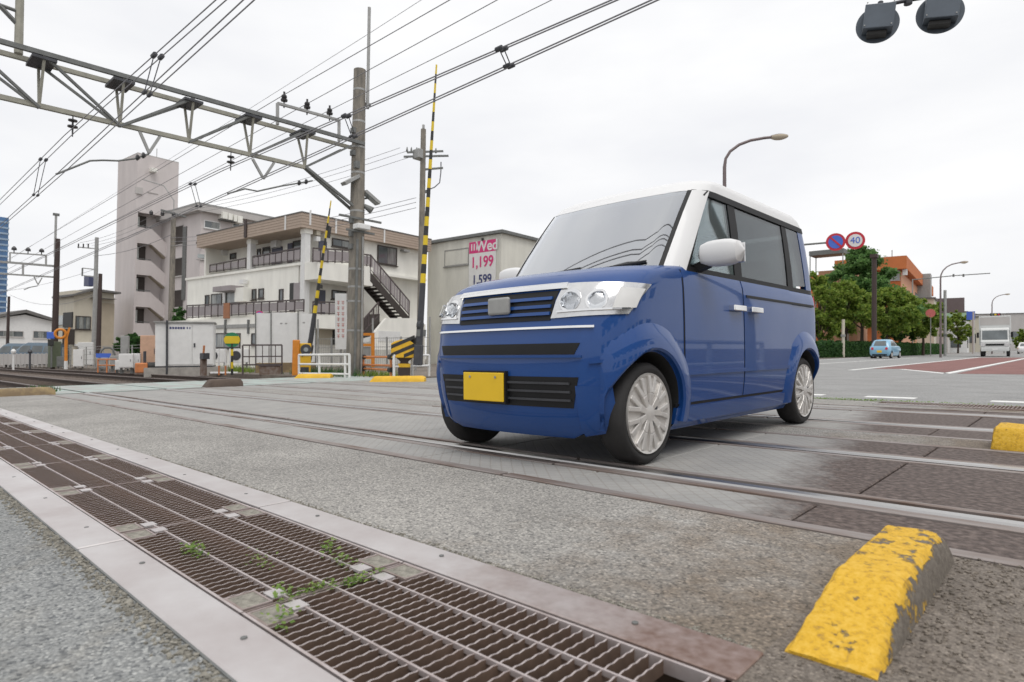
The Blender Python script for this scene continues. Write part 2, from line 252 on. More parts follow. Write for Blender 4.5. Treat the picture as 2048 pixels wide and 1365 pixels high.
# ---------------------------------------------------------------- building blocks
class MB:
    def __init__(s): s.v = []; s.f = []; s.m = []
    def add(s, vs, fs, mi=0):
        o = len(s.v); s.v += [tuple(v) for v in vs]
        for f in fs: s.f.append([i+o for i in f]); s.m.append(mi)
        return s
    def box(s, a, b, mi=0, T=None):
        x0, y0, z0 = a; x1, y1, z1 = b
        vs = [Vector(p) for p in ((x0, y0, z0), (x1, y0, z0), (x1, y1, z0), (x0, y1, z0), (x0, y0, z1), (x1, y0, z1), (x1, y1, z1), (x0, y1, z1))]
        if T is not None: vs = [T @ v for v in vs]
        return s.add(vs, [(0, 3, 2, 1), (4, 5, 6, 7), (0, 1, 5, 4), (1, 2, 6, 5), (2, 3, 7, 6), (3, 0, 4, 7)], mi)
    def bar(s, p, q, w, h=None, mi=0, up=(0, 0, 1)):     # rectangular bar between two points
        p, q = Vector(p), Vector(q); h = h or w; d = (q-p).normalized(); u = Vector(up)
        if abs(d.dot(u)) > .95: u = Vector((0, 1, 0))
        a = d.cross(u).normalized()*w/2; b = a.cross(d).normalized()*h/2
        vs = [p-a-b, p+a-b, p+a+b, p-a+b, q-a-b, q+a-b, q+a+b, q-a+b]
        return s.add(vs, [(0, 3, 2, 1), (4, 5, 6, 7), (0, 1, 5, 4), (1, 2, 6, 5), (2, 3, 7, 6), (3, 0, 4, 7)], mi)
    def tube(s, pts, r, n=8, mi=0, cap=True):
        pts = [Vector(p) for p in pts]; rs = r if isinstance(r, (list, tuple)) else [r]*len(pts); o = len(s.v); prev = None
        for i, p in enumerate(pts):
            d = (pts[min(i+1, len(pts)-1)]-pts[max(i-1, 0)]).normalized()
            if prev is None: a = d.orthogonal().normalized()
            else: a = (prev-d*prev.dot(d)).normalized()
            prev = a; b = d.cross(a)
            for k in range(n):
                t = 2*math.pi*k/n; s.v.append(tuple(p+(a*math.cos(t)+b*math.sin(t))*rs[i]))
        for i in range(len(pts)-1):
            for k in range(n):
                k2 = (k+1) % n; s.f.append([o+i*n+k, o+i*n+k2, o+(i+1)*n+k2, o+(i+1)*n+k]); s.m.append(mi)
        if cap:
            s.f.append([o+k for k in range(n)][::-1]); s.m.append(mi); e = o+(len(pts)-1)*n; s.f.append([e+k for k in range(n)]); s.m.append(mi)
        return s
    def lathe(s, prof, axis='Z', c=(0, 0, 0), n=24, mi=0):  # prof: (radius, height along the axis)
        c = Vector(c); o = len(s.v); ax = {'X': (1, 0, 0), 'Y': (0, 1, 0), 'Z': (0, 0, 1)}[axis]; ax = Vector(ax); a = ax.orthogonal().normalized(); b = ax.cross(a)
        for r, h in prof:
            for k in range(n):
                t = 2*math.pi*k/n; s.v.append(tuple(c+ax*h+(a*math.cos(t)+b*math.sin(t))*r))
        for i in range(len(prof)-1):
            for k in range(n):
                k2 = (k+1) % n; s.f.append([o+i*n+k, o+i*n+k2, o+(i+1)*n+k2, o+(i+1)*n+k]); s.m.append(mi)
        s.f.append([o+k for k in range(n)][::-1]); s.m.append(mi); e = o+(len(prof)-1)*n; s.f.append([e+k for k in range(n)]); s.m.append(mi)
        return s
    def prism(s, poly, a, b, plane='xz', mi=0):         # polygon in a plane, swept from a to b along the third axis
        n = len(poly); mk = {'xz': lambda p, t: (p[0], t, p[1]), 'yz': lambda p, t: (t, p[0], p[1]), 'xy': lambda p, t: (p[0], p[1], t)}[plane]
        vs = [mk(p, a) for p in poly]+[mk(p, b) for p in poly]
        return s.add(vs, [list(range(n))[::-1], list(range(n, 2*n))]+[[i, (i+1) % n, n+(i+1) % n, n+i] for i in range(n)], mi)
    def build(s, name, mats, parent=None, smooth=False, bevel=0, seg=2, fixn=True):
        me = bpy.data.meshes.new(name); me.from_pydata(s.v, [], s.f)
        mats = mats if isinstance(mats, (list, tuple)) else [mats]
        for mm in mats: me.materials.append(M[mm] if isinstance(mm, str) else mm)
        if len(mats) > 1: me.polygons.foreach_set('material_index', s.m)
        if fixn:
            bm = bmesh.new(); bm.from_mesh(me); bmesh.ops.recalc_face_normals(bm, faces=bm.faces); bm.to_mesh(me); bm.free()
        me.update()
        o = bpy.data.objects.new(name, me); C.objects.link(o)
        if parent is not None: o.parent = parent
        if bevel:
            b = o.modifiers.new('bevel', 'BEVEL'); b.width = bevel; b.segments = seg; b.limit_method = 'ANGLE'; b.angle_limit = R(40)
        if smooth:
            me.polygons.foreach_set('use_smooth', [True]*len(me.polygons))
            if smooth != 'all': me.set_sharp_from_angle(angle=R(38))
        return o
def tag(o, label, cat, group=None):
    o['label'] = label; o['category'] = cat
    if group: o['group'] = group
    return o
def thing(name, label, cat, loc=(0, 0, 0), rz=0., group=None, lean=True):
    o = bpy.data.objects.new(name, None); C.objects.link(o); o.empty_display_size = .2; setmat(o, loc, rz, lean); return tag(o, label, cat, group)
def struct(o): o['kind'] = 'structure'; return o
def stuff(o): o['kind'] = 'stuff'; return o
def share(src, parent, mtx=None, name=None):            # another object with the same mesh
    c = src.copy(); C.objects.link(c); c.parent = parent
    if mtx is not None: c.matrix_local = mtx
    return c
def copy_tree(o, parent=None):
    c = o.copy(); C.objects.link(c); c.parent = parent
    if parent is not None: c.matrix_local = o.matrix_local.copy()
    for ch in o.children: copy_tree(ch, c)
    return c
def text_mesh(txt, size, mat_, name='lettering', parent=None, depth=.004, shear=0, bold=0.):
    cu = bpy.data.curves.new(name, 'FONT'); cu.body = txt; cu.size = size; cu.align_x = 'CENTER'; cu.align_y = 'CENTER'; cu.extrude = depth; cu.offset = bold; cu.shear = shear
    tmp = bpy.data.objects.new('tmp', cu); C.objects.link(tmp); bpy.context.view_layer.update()
    dg = bpy.context.evaluated_depsgraph_get(); me = bpy.data.meshes.new_from_object(tmp.evaluated_get(dg)); bpy.data.objects.remove(tmp)
    me.materials.clear(); me.materials.append(M[mat_]); o = bpy.data.objects.new(name, me); C.objects.link(o); o.parent = parent; return o
M['gravel_dark'] = mat('dark_gravel', (.17, .145, .12), .9, var=.6, scale=60)
# ================================================================ ground, road, crossing
def sheet(name, quads, m, z): 
    mb = MB()
    for (x0, y0, x1, y1) in quads: mb.add([(x0, y0, z), (x1, y0, z), (x1, y1, z), (x0, y1, z)], [(0, 1, 2, 3)])
    return struct(mb.build(name, m))
TX0, TX1, TY0, TY1 = -15.0, -.525, .675, 1.195        # the drain's opening
sheet('ground', [(-900, -400, TX0, 900), (TX1, -400, 900, 900), (TX0, -400, TX1, TY0), (TX0, TY1, TX1, 900)], 'dirt', -.16)
def slab(name, x0, y0, x1, y1, m, top=0.): return struct(MB().box((x0, y0, -.2), (x1, y1, top)).build(name, m))
slab('pavement', -60, -30, TX1, .53, 'asphalt_near')
slab('pavement', TX1, -30, 6, 2.37, 'dirt')
slab('road', -13.4, 1.345, TX1, 2.37, 'asphalt')
slab('road', -13.4, 5.04, -.3, 5.51, 'asphalt')
slab('pavement', -.3, 5.04, 6, 5.51, 'dirt')
slab('road', -13.4, 8.12, 2.5, 9.0, 'asphalt')
struct(MB().prism([(-13.2, 9.0), (2.5, 9.0), (2.5, 420), (-40, 420), (-21, 150), (-15.5, 60)], -.2, -.004, 'xy').build('road', 'asphalt_road'))
struct(MB().prism([(-17.0, 1.0), (-13.4, 1.0), (-13.4, 8.9), (-13.2, 9.0), (-13.2, 10.6), (-17.0, 10.6)], -.2, .004, 'xy').build('walkway', 'green_pave'))
struct(MB().box((-220, -3.0, -.3), (-17.0, 9.3, -.12)).build('ballast_bed', 'ballast'))
struct(MB().prism([(-60, 9.3), (-17, 9.3), (-17, 10.6), (-13.3, 10.6), (-15.6, 60), (-24, 150), (-44, 420), (-60, 420)], -.2, .02, 'xy').build('sidewalk', 'dirt'))
struct(MB().prism([(-220, 9.3), (-60, 9.3), (-60, 420), (-220, 420)], -.2, .02, 'xy').build('yard', 'concrete'))
# painted markings
mk = MB(); zc = .000
for x0, x1 in [(-6.4, -5.6), (-4.9, -4.1), (-3.5, -2.85), (-2.3, -1.7), (-.9, .0)]: mk.box((x0, 9.65, -.01), (x1, 9.9, zc))
def qline(a, b, w): 
    a, b = Vector((*a, 0)), Vector((*b, 0)); n = (b-a).normalized().cross(Vector((0, 0, 1)))*w/2
    mk.prism([(a-n)[:2], (a+n)[:2], (b+n)[:2], (b-n)[:2]], -.01, zc, 'xy')
qline((-5.75, 22.6), (-6.35, 62), .17); qline((-2.82, 20.3), (-3.2, 62), .17); qline((-2.82, 20.3), (-4.6, 24.3), .17); qline((-.55, 20), (-.5, 60), .17)
qline((-1.0, 20), (.4, 22.2), .17); qline((-12.4, 11), (-14.2, 60), .15); qline((-9.3, 12), (-10.3, 60), .12)
struct(mk.build('road_markings', 'white_line'))
struct(MB().prism([(-5.55, 24.6), (-4.7, 24.75), (-2.98, 21.3), (-3.3, 60), (-6.2, 60)], -.01, .0, 'xy').build('red_surface', 'red_road'))
struct(MB().prism([(-2.6, 20.4), (-.75, 20.4), (-.7, 60), (-3.0, 60)], -.01, .0, 'xy').build('red_surface', 'red_road'))
# crossing panels, steel edges and the two tracks
bed = struct(MB().box((-13.4, 2.37, -.3), (8, 5.04, -.12)).box((-13.4, 5.51, -.3), (8, 8.12, -.12)).build('crossing_bed', 'trench'))
rows = [(2.465, 2.82), (3.115, 4.18), (4.46, 4.965), (5.585, 6.10), (6.40, 7.42), (7.74, 8.05)]
for y0, y1 in rows:
    src = None; x = -13.38 + random.uniform(0, .3)
    while x < 5:
        dz = random.uniform(-.004, .0)
        if src is None:
            src = MB().box((.006, y0, -.12), (1.124, y1, 0)).build('panel', 'panel', bed, bevel=.006, seg=1); src.location = (x, 0, dz)
        else:
            c = share(src, bed); c.location = (x, 0, dz)
        x += 1.13
def edge_bar(y0, y1, z=.003):
    src = None
    for k in range(5):
        if src is None: src = MB().box((0, y0, -.09), (3.68, y1, 0)).build('edge_angle', 'steel_edge', bed, bevel=.003, seg=1); o = src
        else: o = share(src, bed)
        o.location = (-13.4+k*3.7, 0, z+random.uniform(-.003, .003))
M['steel_edge'] = mat('edge_angle_steel', (.30, .265, .25), .55, .45, var=.2, scale=2.5, col2=(.17, .115, .09), thr=(.45, .68), stretch=(.6, 4, 1))
for y0, y1 in [(2.385, 2.455), (2.825, 2.895), (3.07, 3.11), (4.185, 4.235), (4.395, 4.45), (4.97, 5.03), (5.52, 5.58), (6.105, 6.17), (6.33, 6.39), (7.43, 7.50), (7.66, 7.73), (8.06, 8.115)]: edge_bar(y0, y1)
def track(yc1, yc2, label):
    t = thing('railway_track', label, 'track', (0, (yc1+yc2)/2, 0), lean=False)
    for y in (yc1, yc2):
        yl = y-(yc1+yc2)/2
        prof = [(-.0325, -.006), (-.027, .004), (.027, .004), (.0325, -.006), (.0325, -.034), (.009, -.045), (.009, -.125), (.06, -.14), (.06, -.15), (-.06, -.15), (-.06, -.14), (-.009, -.125), (-.009, -.045), (-.0325, -.034)]
        mb = MB(); n = len(prof); vs = [(x, yl+a, b) for x in (-160, 9) for a, b in prof]
        for xa, xb, tm in ((-160, -17.0, 'rail_dull'), (-17.0, 9, 'rail_top')):
            mb = MB(); vs = [(x, yl+a, b) for x in (xa, xb) for a, b in prof]
            for i in range(n): mb.add([vs[i], vs[(i+1) % n], vs[n+(i+1) % n], vs[n+i]], [(0, 1, 2, 3)], 0 if i in (0, 1, 2) else 1)
            mb.build('rail', [tm, 'rail_side'], t)
    mb = MB()
    for k in range(150):
        x = -17.3-k*.62; mb.box((x-.11, -1.05, -.16), (x+.11, 1.05, -.105))
    stuff(mb.build('sleepers', 'wood', t)); return t
track(2.97, 4.335, 'nearer railway track crossing the road under the blue car')
track(6.25, 7.59, 'farther railway track crossing the road behind the blue car')
# ---- drain: channel, frame plates, grates
tr = MB(); a, b_, c_, d_ = TX0, TX1, TY0, TY1
tr.box((a, c_-.03, -.35), (b_, c_, -.03)).box((a, d_, -.35), (b_, d_+.03, -.03)).box((a, c_, -.37), (b_, d_, -.32)).box((b_, c_-.03, -.37), (b_+.03, d_+.03, -.01)).box((a-.03, c_, -.37), (a, d_, -.01))
tr.box((b_-.19, c_, -.35), (b_-.16, d_, -.06))
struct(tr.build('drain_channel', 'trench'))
fr = thing('drain_edging', 'pair of broad steel plates edging the drain grating across the road', 'drain edging', (-1, .935, 0), lean=False)
psrc = {}
for side, (y0, y1) in (('near', (.532, .672)), ('far', (1.198, 1.343))):
    k = 0; x = -.52 if side == 'far' else -.42
    while x > -15:
        o = MB().box((-2.07, y0, -.012), (0, y1, 0)).build('plate', 'steel', None, bevel=.003, seg=1) if side not in psrc else psrc[side].copy()
        if side in psrc: C.objects.link(o)
        psrc.setdefault(side, o); o.parent = fr; o.location = (x+1, -.935, .007+random.uniform(-.0015, .0015))
        for bx in (.28, 1.0, 1.75):
            if 'bolt' not in psrc:
                psrc['bolt'] = MB().lathe([(.008, -.002), (.008, .0008), (.005, .0014)], n=10).build('bolt', 'galv_dark', fr); bo = psrc['bolt']
            else: bo = share(psrc['bolt'], fr)
            bo.location = (x+1-bx, (y0+y1)/2-.935+random.uniform(-.03, .03), .0085)
        x -= 2.08; k += 1
lip = MB().box((-15, .526, -.05), (-.42, .532, .004)); lip.build('edge_lip', 'galv_dark', fr).location = (1, -.935, 0)
# serrated cross bar mesh
def bar_mesh():
    mb = MB(); n = 30; L_ = TY1-TY0-.02; ys = [-L_/2+L_*i/n for i in range(n+1)]
    vs = []
    for i, y in enumerate(ys):
        zt = -.0005 if i % 2 == 0 else -.003
        vs += [(-.0021, y, -.032), (.0021, y, -.032), (.0021, y, zt), (-.0021, y, zt)]
    fs = []
    for i in range(n):
        o, p = i*4, i*4+4
        fs += [(o+1, p+1, p+2, o+2), (o, o+3, p+3, p), (o+3, o+2, p+2, p+3)]
    mb.add(vs, fs); mb.m = [1 if k % 3 == 2 else 0 for k in range(len(mb.f))]; return mb
GL = 1.035
bar0 = long0 = None; nbars = 29
joined = MB()
for i in range(nbars):
    t = bar_mesh(); joined.add([(v[0]-GL+.02+i*.0352, v[1], v[2]) for v in t.v], t.f); joined.m[-len(t.m):] = t.m
jm = None; ends0 = hp = None
where = ['closest to the camera, with an open cell at its end', 'second from the lens, with weeds along its far joint', 'third from the lens, with a clump of weed in it', 'fourth from the lens, clear of weeds', 'fifth from the lens', 'sixth from the lens', 'seventh from the lens', 'eighth from the lens', 'ninth from the lens', 'tenth from the lens', 'eleventh from the lens', 'twelfth from the lens', 'thirteenth from the lens']
for k in range(13):
    x = TX1-.012-k*(GL+.006)
    g = thing('drain_grate', 'rusty drain grating, '+where[k], 'drain grate', (x, (TY0+TY1)/2, 0), group='gratings of the drain across the road', lean=False)
    g.location.z = random.uniform(-.002, .001)
    if k < 5:
        for i in range(nbars):
            if k == 0 and i in (nbars-2, nbars-3): continue
            if bar0 is None: bar0 = bar_mesh().build('cross_bar', ['grate_side', 'grate_bar'], g, fixn=False); o = bar0
            else: o = share(bar0, g)
            o.location = (-GL+.02+i*.0352, 0, random.uniform(-.001, .0005)); o.rotation_euler = (0, 0, random.uniform(-.006, .006))
    else:
        if jm is None: jm = joined.build('cross_bars', ['grate_side', 'grate_bar'], g, fixn=False); o = jm
        else: o = share(jm, g)
        o['kind'] = 'stuff'
    for j, (yy, w) in enumerate(((-.25, .008), (-.125, .006), (0, .006), (.125, .006), (.25, .008))):
        o = MB().box((-GL, yy-w/2, -.03 if abs(yy) > .2 else -.011), (0, yy+w/2, .0012)).build('long_bar', 'grate_bar', g)
    if ends0 is None:
        ends0 = MB().box((-GL, -.254, -.032), (-GL+.005, .254, -.0015)).build('end_bar', 'grate', g); o2 = share(ends0, g); o2.location.x = GL-.005
    else:
        share(ends0, g); o2 = share(ends0, g); o2.location.x = GL-.005
    for sy in (-1, 1):                                   # lifting sockets at both ends of each grating
        for xx in (-.065, -GL+.065):
            if k == 0 and xx > -.1: continue
            if hp is None:
                hp = MB().box((-.05, -.036, -.006), (.05, .036, .0005)).build('socket', 'gravel', g); hq = MB().box((-.055, -.041, -.02), (-.049, .041, .0022)).box((.049, -.041, -.02), (.055, .041, .0022)).box((-.049, -.041, -.02), (.049, -.035, .0022)).box((-.049, .035, -.02), (.049, .041, .0022)).build('socket_rim', 'grate', hp)
                ht = MB().box((-.028, -.022, -.005), (.028, .022, .0026)).build('tab', 'steel', g); o, q = hp, ht
            else:
                o = share(hp, g); share(hq, o); q = share(ht, g)
            o.location = (xx, sy*.205, 0); q.location = (xx+(.01 if xx > -.5 else -.01), sy*.135, 0)
# loose gravel beside the plates and the kerb
def stones(name, pts, label, m='gravel'):
    mb = MB()
    for (x, y, z, r) in pts:
        b = MB().box((-1, -1, -.8), (1, 1, .9)); Q = Matrix.Rotation(random.uniform(0, 6), 4, 'Z') @ Matrix.Rotation(random.uniform(-.5, .5), 4, 'X')
        vs = [Q @ Vector((v[0]*random.uniform(.55, 1.1)*r, v[1]*random.uniform(.5, 1)*r, v[2]*random.uniform(.5, 1)*r)) + Vector((x, y, z)) for v in b.v]
        mb.add(vs, b.f)
    o = stuff(mb.build(name, m)); o['label'] = label; return o
pts = [(-random.uniform(1.15, 4.5), .53-abs(random.gauss(0, .022))-.008, .001, random.uniform(.002, .0065)) for _ in range(1500)]
pts += [(-random.uniform(.55, 4.5), 1.345+abs(random.gauss(0, .012)), .001, random.uniform(.0018, .005)) for _ in range(900)]
stones('gravel', pts, 'fine loose gravel gathered along the drain plates')
pts = [(-.27+random.gauss(0, .1) if random.random() < .6 else random.uniform(-.5, .6), random.uniform(1.2, 2.4), .0005, random.uniform(.0012, .0055)) for _ in range(1500)]
pts = [p for p in pts if not (-.5 < p[0] < -.31 and p[1] > 1.38)]
stones('gravel', pts, 'loose gravel beside the yellow kerb block', 'gravel_dark')
# kerb blocks
def kerb(label, loc, rz, m, Lk=.9, w=.19, h=.115, ramp=.34, group='kerb blocks at the edges of the crossing', res=26, chip=.004, seed=1):
    rd = random.Random(seed); mb = MB(); n = res; prof = [(-.5, 0), (-.48, .3), (-.455, .62), (-.43, .90), (-.38, 1), (-.2, 1), (0, 1), (.17, 1), (.27, .975), (.34, .90), (.395, .74), (.45, .35), (.5, 0)]
    for i in range(n+1):
        t = i/n; y = t*Lk; hh = min(1, .08+.92*(y/ramp)**.85) if y < ramp else 1.0
        if t > .93: hh *= 1-.35*((t-.93)/.07)**2
        for (px, pz) in prof:
            j = chip*(1.0 if .1 < pz else .2); mb.v.append((px*w+rd.uniform(-j, j), y+rd.uniform(-j, j), pz*h*hh+rd.uniform(-j, j)*.8*(pz > 0)-(0.03 if pz == 0 else 0)))
    k = len(prof)
    for i in range(n):
        for j in range(k-1): mb.f.append([i*k+j, (i+1)*k+j, (i+1)*k+j+1, i*k+j+1]); mb.m.append(0)
    mb.f.append(list(range(k))); mb.m.append(0); mb.f.append([n*k+j for j in range(k)][::-1]); mb.m.append(0)
    o = mb.build('kerb_block', m, smooth='all'); setmat(o, loc, rz, False); o.data.set_sharp_from_angle(angle=R(30)); return tag(o, label, 'kerb', group)
M['kerb_brown'] = mat('dirty_kerb', (.20, .145, .085), .85, var=.3, scale=5, col2=(.32, .24, .12), thr=(.45, .65))
M['kerb_dark'] = mat('dark_kerb', (.10, .075, .06), .9, var=.3, scale=5)
kerb('worn yellow kerb block beside the end of the drain grating', (-.40, 1.385, 0), 0, 'worn_yellow', Lk=.92, w=.19, h=.098, res=40, chip=.0022)
kerb('worn yellow kerb block between the two tracks, cut by the picture edge', (-.37, 5.06, 0), 0, 'worn_yellow', Lk=.44, w=.21, h=.14, ramp=.06, seed=2)
kerb('brown kerb block between green walkway and road, by the drain', (-13.45, 1.35, 0), 0, 'kerb_brown', Lk=1.15, w=.3, h=.13, ramp=.1, seed=3)
kerb('dark brown kerb block between green walkway and road, between the tracks', (-13.45, 5.06, 0), 0, 'kerb_dark', Lk=.75, w=.3, h=.16, ramp=.12, seed=4)
kerb('yellow kerb under the striped barrier machine', (gp(742, 764).x, gp(742, 764).y, 0), R(-47), 'yellow_paint', Lk=1.3, w=.4, h=.13, ramp=.1, chip=.003, seed=5)
kerb('yellow kerb under the orange barrier machine', (gp(592, 757).x, gp(592, 757).y, 0), R(-45), 'yellow_paint', Lk=1.0, w=.4, h=.12, ramp=.1, chip=.003, seed=6)
# weeds in the grating
def weed(label, x, y, n, sx, sy, s=1., grp='weeds growing through the drain grating', m='leaf_weed', hmax=.03):
    mb = MB()
    for _ in range(n):
        cx, cy = random.gauss(0, sx), random.gauss(0, sy); cz = random.uniform(-.008, hmax); q = Matrix.Translation((cx, cy, cz)) @ Matrix.Rotation(random.uniform(0, 6.3), 4, 'Z') @ Matrix.Rotation(random.uniform(-.9, .5), 4, 'X')
        l, w = random.uniform(.008, .016)*s, random.uniform(.004, .008)*s
        mb.add([q @ Vector(p) for p in ((0, 0, 0), (w, l*.5, .002), (0, l, .004), (-w, l*.5, .002))], [(0, 1, 2, 3)])
    o = mb.build('weed', m, fixn=False); o.location = (x, y, 0); return stuff(tag(o, label, 'weed', grp))
p = gp(388, 1106); weed('tuft of green weed nearest the pale near plate', p.x, p.y, 120, .038, .014, .85)
p = gp(520, 1128); weed('thin yellowish weed in the third grating', p.x, p.y, 45, .045, .02, .7)
p = gp(628, 1180); weed('line of green weed along the grating joint, left of the middle bar', p.x, p.y, 95, .009, .033, .8, hmax=.018)
p = gp(715, 1163); weed('line of green weed along the grating joint, right of the middle bar', p.x, p.y, 110, .009, .035, .8, hmax=.018)
p = gp(568, 1198); weed('small yellow weed beside the lifting socket', p.x, p.y, 45, .018, .015)
p = gp(568, 1245); weed('sparse weed in the grating below the lifting socket', p.x, p.y, 40, .03, .02)
p = gp(658, 1098); weed('small weed near the far plate', p.x, p.y, 40, .02, .02)
p = gp(680, 1125); weed('scattered yellow weed close to the far plate joint', p.x, p.y, 45, .045, .012)
p = gp(1760, 803); o = weed('strip of low weeds along the joint behind the far track', p.x, p.y, 1500, .75, .03, 1.5, None, hmax=.02); 
# grating of the far drain
fg = thing('drain_grate', 'dark far drain grating beyond the second track', 'drain grate', (-.6, 8.62, 0), lean=False)
stuff(MB().build('none', 'grate')) if False else None
mb = MB()
for k in range(70): mb.box((-1.2+k*.035, -.2, -.02), (-1.2+k*.035+.006, .2, .012))
stuff(mb.build('cross_bars', 'grate', fg)); MB().box((-1.3, -.24, -.02), (2, -.2, .014)).build('frame_bar', 'steel', fg); MB().box((-1.3, .2, -.02), (2, .24, .014)).build('frame_bar', 'steel', fg)
MB().box((-1.3, -.2, -.02), (2, .2, .004)).build('channel', 'trench', fg)
# ================================================================ railway gantries, poles, wires
GX = -16.63
def gantry():
    base = gp(708, 752); base.x = GX
    g = thing('overhead_gantry', 'lattice gantry on a stained concrete pole spanning both tracks', 'gantry', base)
    inv = g.matrix_world.inverted(); lo = lambda v: inv @ Vector(v)
    P = lambda px, py, dx=0: lo(onx(px, py, GX)+Vector((dx, 0, 0)))
    top = P(718, 145)
    pole = MB().tube([(0, 0, -.3), (0, 0, top.z)], [.265, .185], 20).build('pole', 'pole_concrete', g, smooth=True)
    for z in (1.4, 2.3, 2.75, 3.3, 5.1, 6.3, 7.1, 7.9, 8.9):   # straps
        r = .268-.08*z/top.z; MB().lathe([(r, z-.03), (r, z+.03)], n=20).build('strap', 'galv', pole, smooth=True)
    for z in (3.9, 4.3, 4.7, 6.8, 7.5): MB().box((-.05, -.27, z), (.12, -.17, z+.16)).build('tag_plate', 'galv_dark', pole)
    MB().tube([(.16, .2, top.z-1.2), (.16, .2, top.z+2.0)], .05, 10).build('mast', 'galv', g)
    MB().bar((.0, .0, top.z-1.05), (.16, .32, top.z-1.05), .08).build('mast_clamp', 'galv_dark', g)
    W = .62                                             # depth of the truss along the track
    yl = lambda px, py: P(px, py)
    a, b = P(-260, 22), P(712, 291)
    for dx, nm, m in ((W/2, 'top_chord', 'galv_dark'), (-W/2, 'top_chord', 'olive_steel')):
        MB().bar(a+Vector((dx, 0, 0)), b+Vector((dx, .1, 0)), .085, .1).build(nm, m, g)
    c, d = P(-260, 134), P(610, 335)
    MB().bar(c, d, .10, .10).build('bottom_chord', 'olive_steel', g)
    tops = [P(-85, 80), P(83, 121), P(240, 165), P(378, 204), P(497, 235), P(605, 265)]; bots = [P(-85, 175), P(78, 216), P(240, 253), P(378, 285), P(500, 312), P(610, 335)]
    for t, bo in zip(tops, bots):
        for dx in (W/2, -W/2): MB().bar(t+Vector((dx, 0, 0)), bo, .05).build('upright', 'olive_steel', g)
        MB().box((t.x-W/2-.05, t.y-.22, t.z-.09), (t.x+W/2+.05, t.y+.22, t.z-.03)).build('gusset', 'dark', g)
    for p, q in ((tops[0], bots[1]), (tops[1], bots[2]), (bots[2], tops[3]), (bots[3], tops[4]), (bots[4], tops[5]), (bots[5], P(692, 296))):
        for dx in (W/2, -W/2):
            o = Vector((dx, 0, 0)); pp = p+o if p in tops else p+o*.1; qq = q+o if (q in tops or q.z > bots[5].z+.5) else q+o*.1
            MB().bar(pp, qq, .055).build('diagonal', 'galv_dark', g)
    e = P(712, 422)
    for dx in (.15, -.15): MB().bar(bots[5]+Vector((dx*.3, 0, 0)), e+Vector((dx, 0, 0)), .075).build('brace', 'galv_dark', g)
    # frame with three insulators
    f0, f1, f2, f3 = P(555, 250), P(555, 207), P(678, 241), P(678, 283)
    fm = MB().bar(f0, f1, .07).bar(f1, f2, .07).bar(f2, f3, .07).build('insulator_frame', 'galv', g)
    for px, py in ((568, 212), (614, 226), (659, 238)):
        q = P(px, py); MB().lathe([(.02, -.06), (.02, .12), (.09, .13), (.1, .18), (.055, .2), (.08, .24), (.075, .29), (.03, .33), (.03, .40)], c=q, n=12).build('insulator', 'insul', fm, smooth=True)
    # hanging insulators
    for px, py in ((146, 228), (462, 303)):
        q = P(px, py); MB().lathe([(.012, 0), (.012, -.12), (.09, -.14), (.09, -.17), (.02, -.18), (.02, -.26), (.10, -.28), (.1, -.31), (.02, -.33), (.012, -.52)], c=q, n=12).build('insulator', 'insul', g, smooth=True)
    # V brackets and steady arms
    for (v0, v1, hub, arm) in (((278, 260), (322, 270), (298, 306), [(298, 308), (268, 318), (236, 322), (205, 321), (180, 322), (140, 338), (112, 349)]), ((505, 318), (548, 326), (527, 358), [(625, 362), (590, 368), (560, 373), (515, 383), (490, 378), (455, 388)])):
        br = MB().bar(P(*v0), P(*hub), .06).bar(P(*v1), P(*hub), .06).build('bracket', 'galv', g)
        pts = [P(*q) for q in arm]; MB().tube(pts, .022, 8).build('steady_arm', 'galv_dark', br)
        for k in (0, 1):
            q = pts[0]+(pts[1]-pts[0])*(.35+.4*k); MB().lathe([(.02, -.05), (.075, -.03), (.075, .0), (.02, .05)], axis='Y', c=q, n=10).build('insulator', 'insul', br)
    # floodlights, box and small cross arms on the pole
    for (dy, z, yaw, rz) in ((-.33, 6.0, -.5, .6), (.42, 5.6, .4, -.5)):
        T = Matrix.Translation((.12, dy, z)) @ Matrix.Rotation(rz, 4, 'X')
        MB().box((-.13, -.3, -.05), (.13, .3, .05), T=T).box((-.10, -.27, -.06), (.10, .27, -.05), 1, T=T).build('floodlight', ['galv', 'glass_pale'], g, bevel=.02)
        MB().bar((0, 0, z-.12), (.12, dy, z), .05).build('floodlight_arm', 'galv_dark', g)
    MB().tube([(.15, .15, 5.3), (.3, .33, 5.15)], [.06, .12], 12).build('horn', 'galv_dark', g)
    MB().box((-.06, -.2, 6.4), (.2, .06, 6.62)).build('junction_box', 'galv_dark', g, bevel=.01)
    for z, w in ((4.85, .75), (4.45, .5)): MB().bar((.2, -w, z), (.2, w, z), .06).build('cross_arm', 'galv_dark', g)
    MB().box((.15, -.25, 4.5), (.45, .2, 4.66)).build('camera_box', 'white', g, bevel=.02)
    MB().tube([(.27, -.16, 0), (.24, -.13, 4.2)], .04, 8).build('conduit', 'galv_dark', g); MB().tube([(.3, .05, 0), (.25, .05, 4.3)], .03, 8).build('conduit', 'galv', g)
    # post standing on the beam
    p0, p1 = P(37, 108), P(41, -60); MB().tube([p0, p1], [.08, .075], 8).build('beam_post', 'olive_steel', g); q = P(38, 24); MB().tube([q, q+Vector((0, -1.5, .06))], .04, 8).tube([q+Vector((0, 0, -.3)), q+Vector((0, -.35, .02))], .05, 6).build('beam_post_arm', 'galv_dark', g)
    return g
gantry()
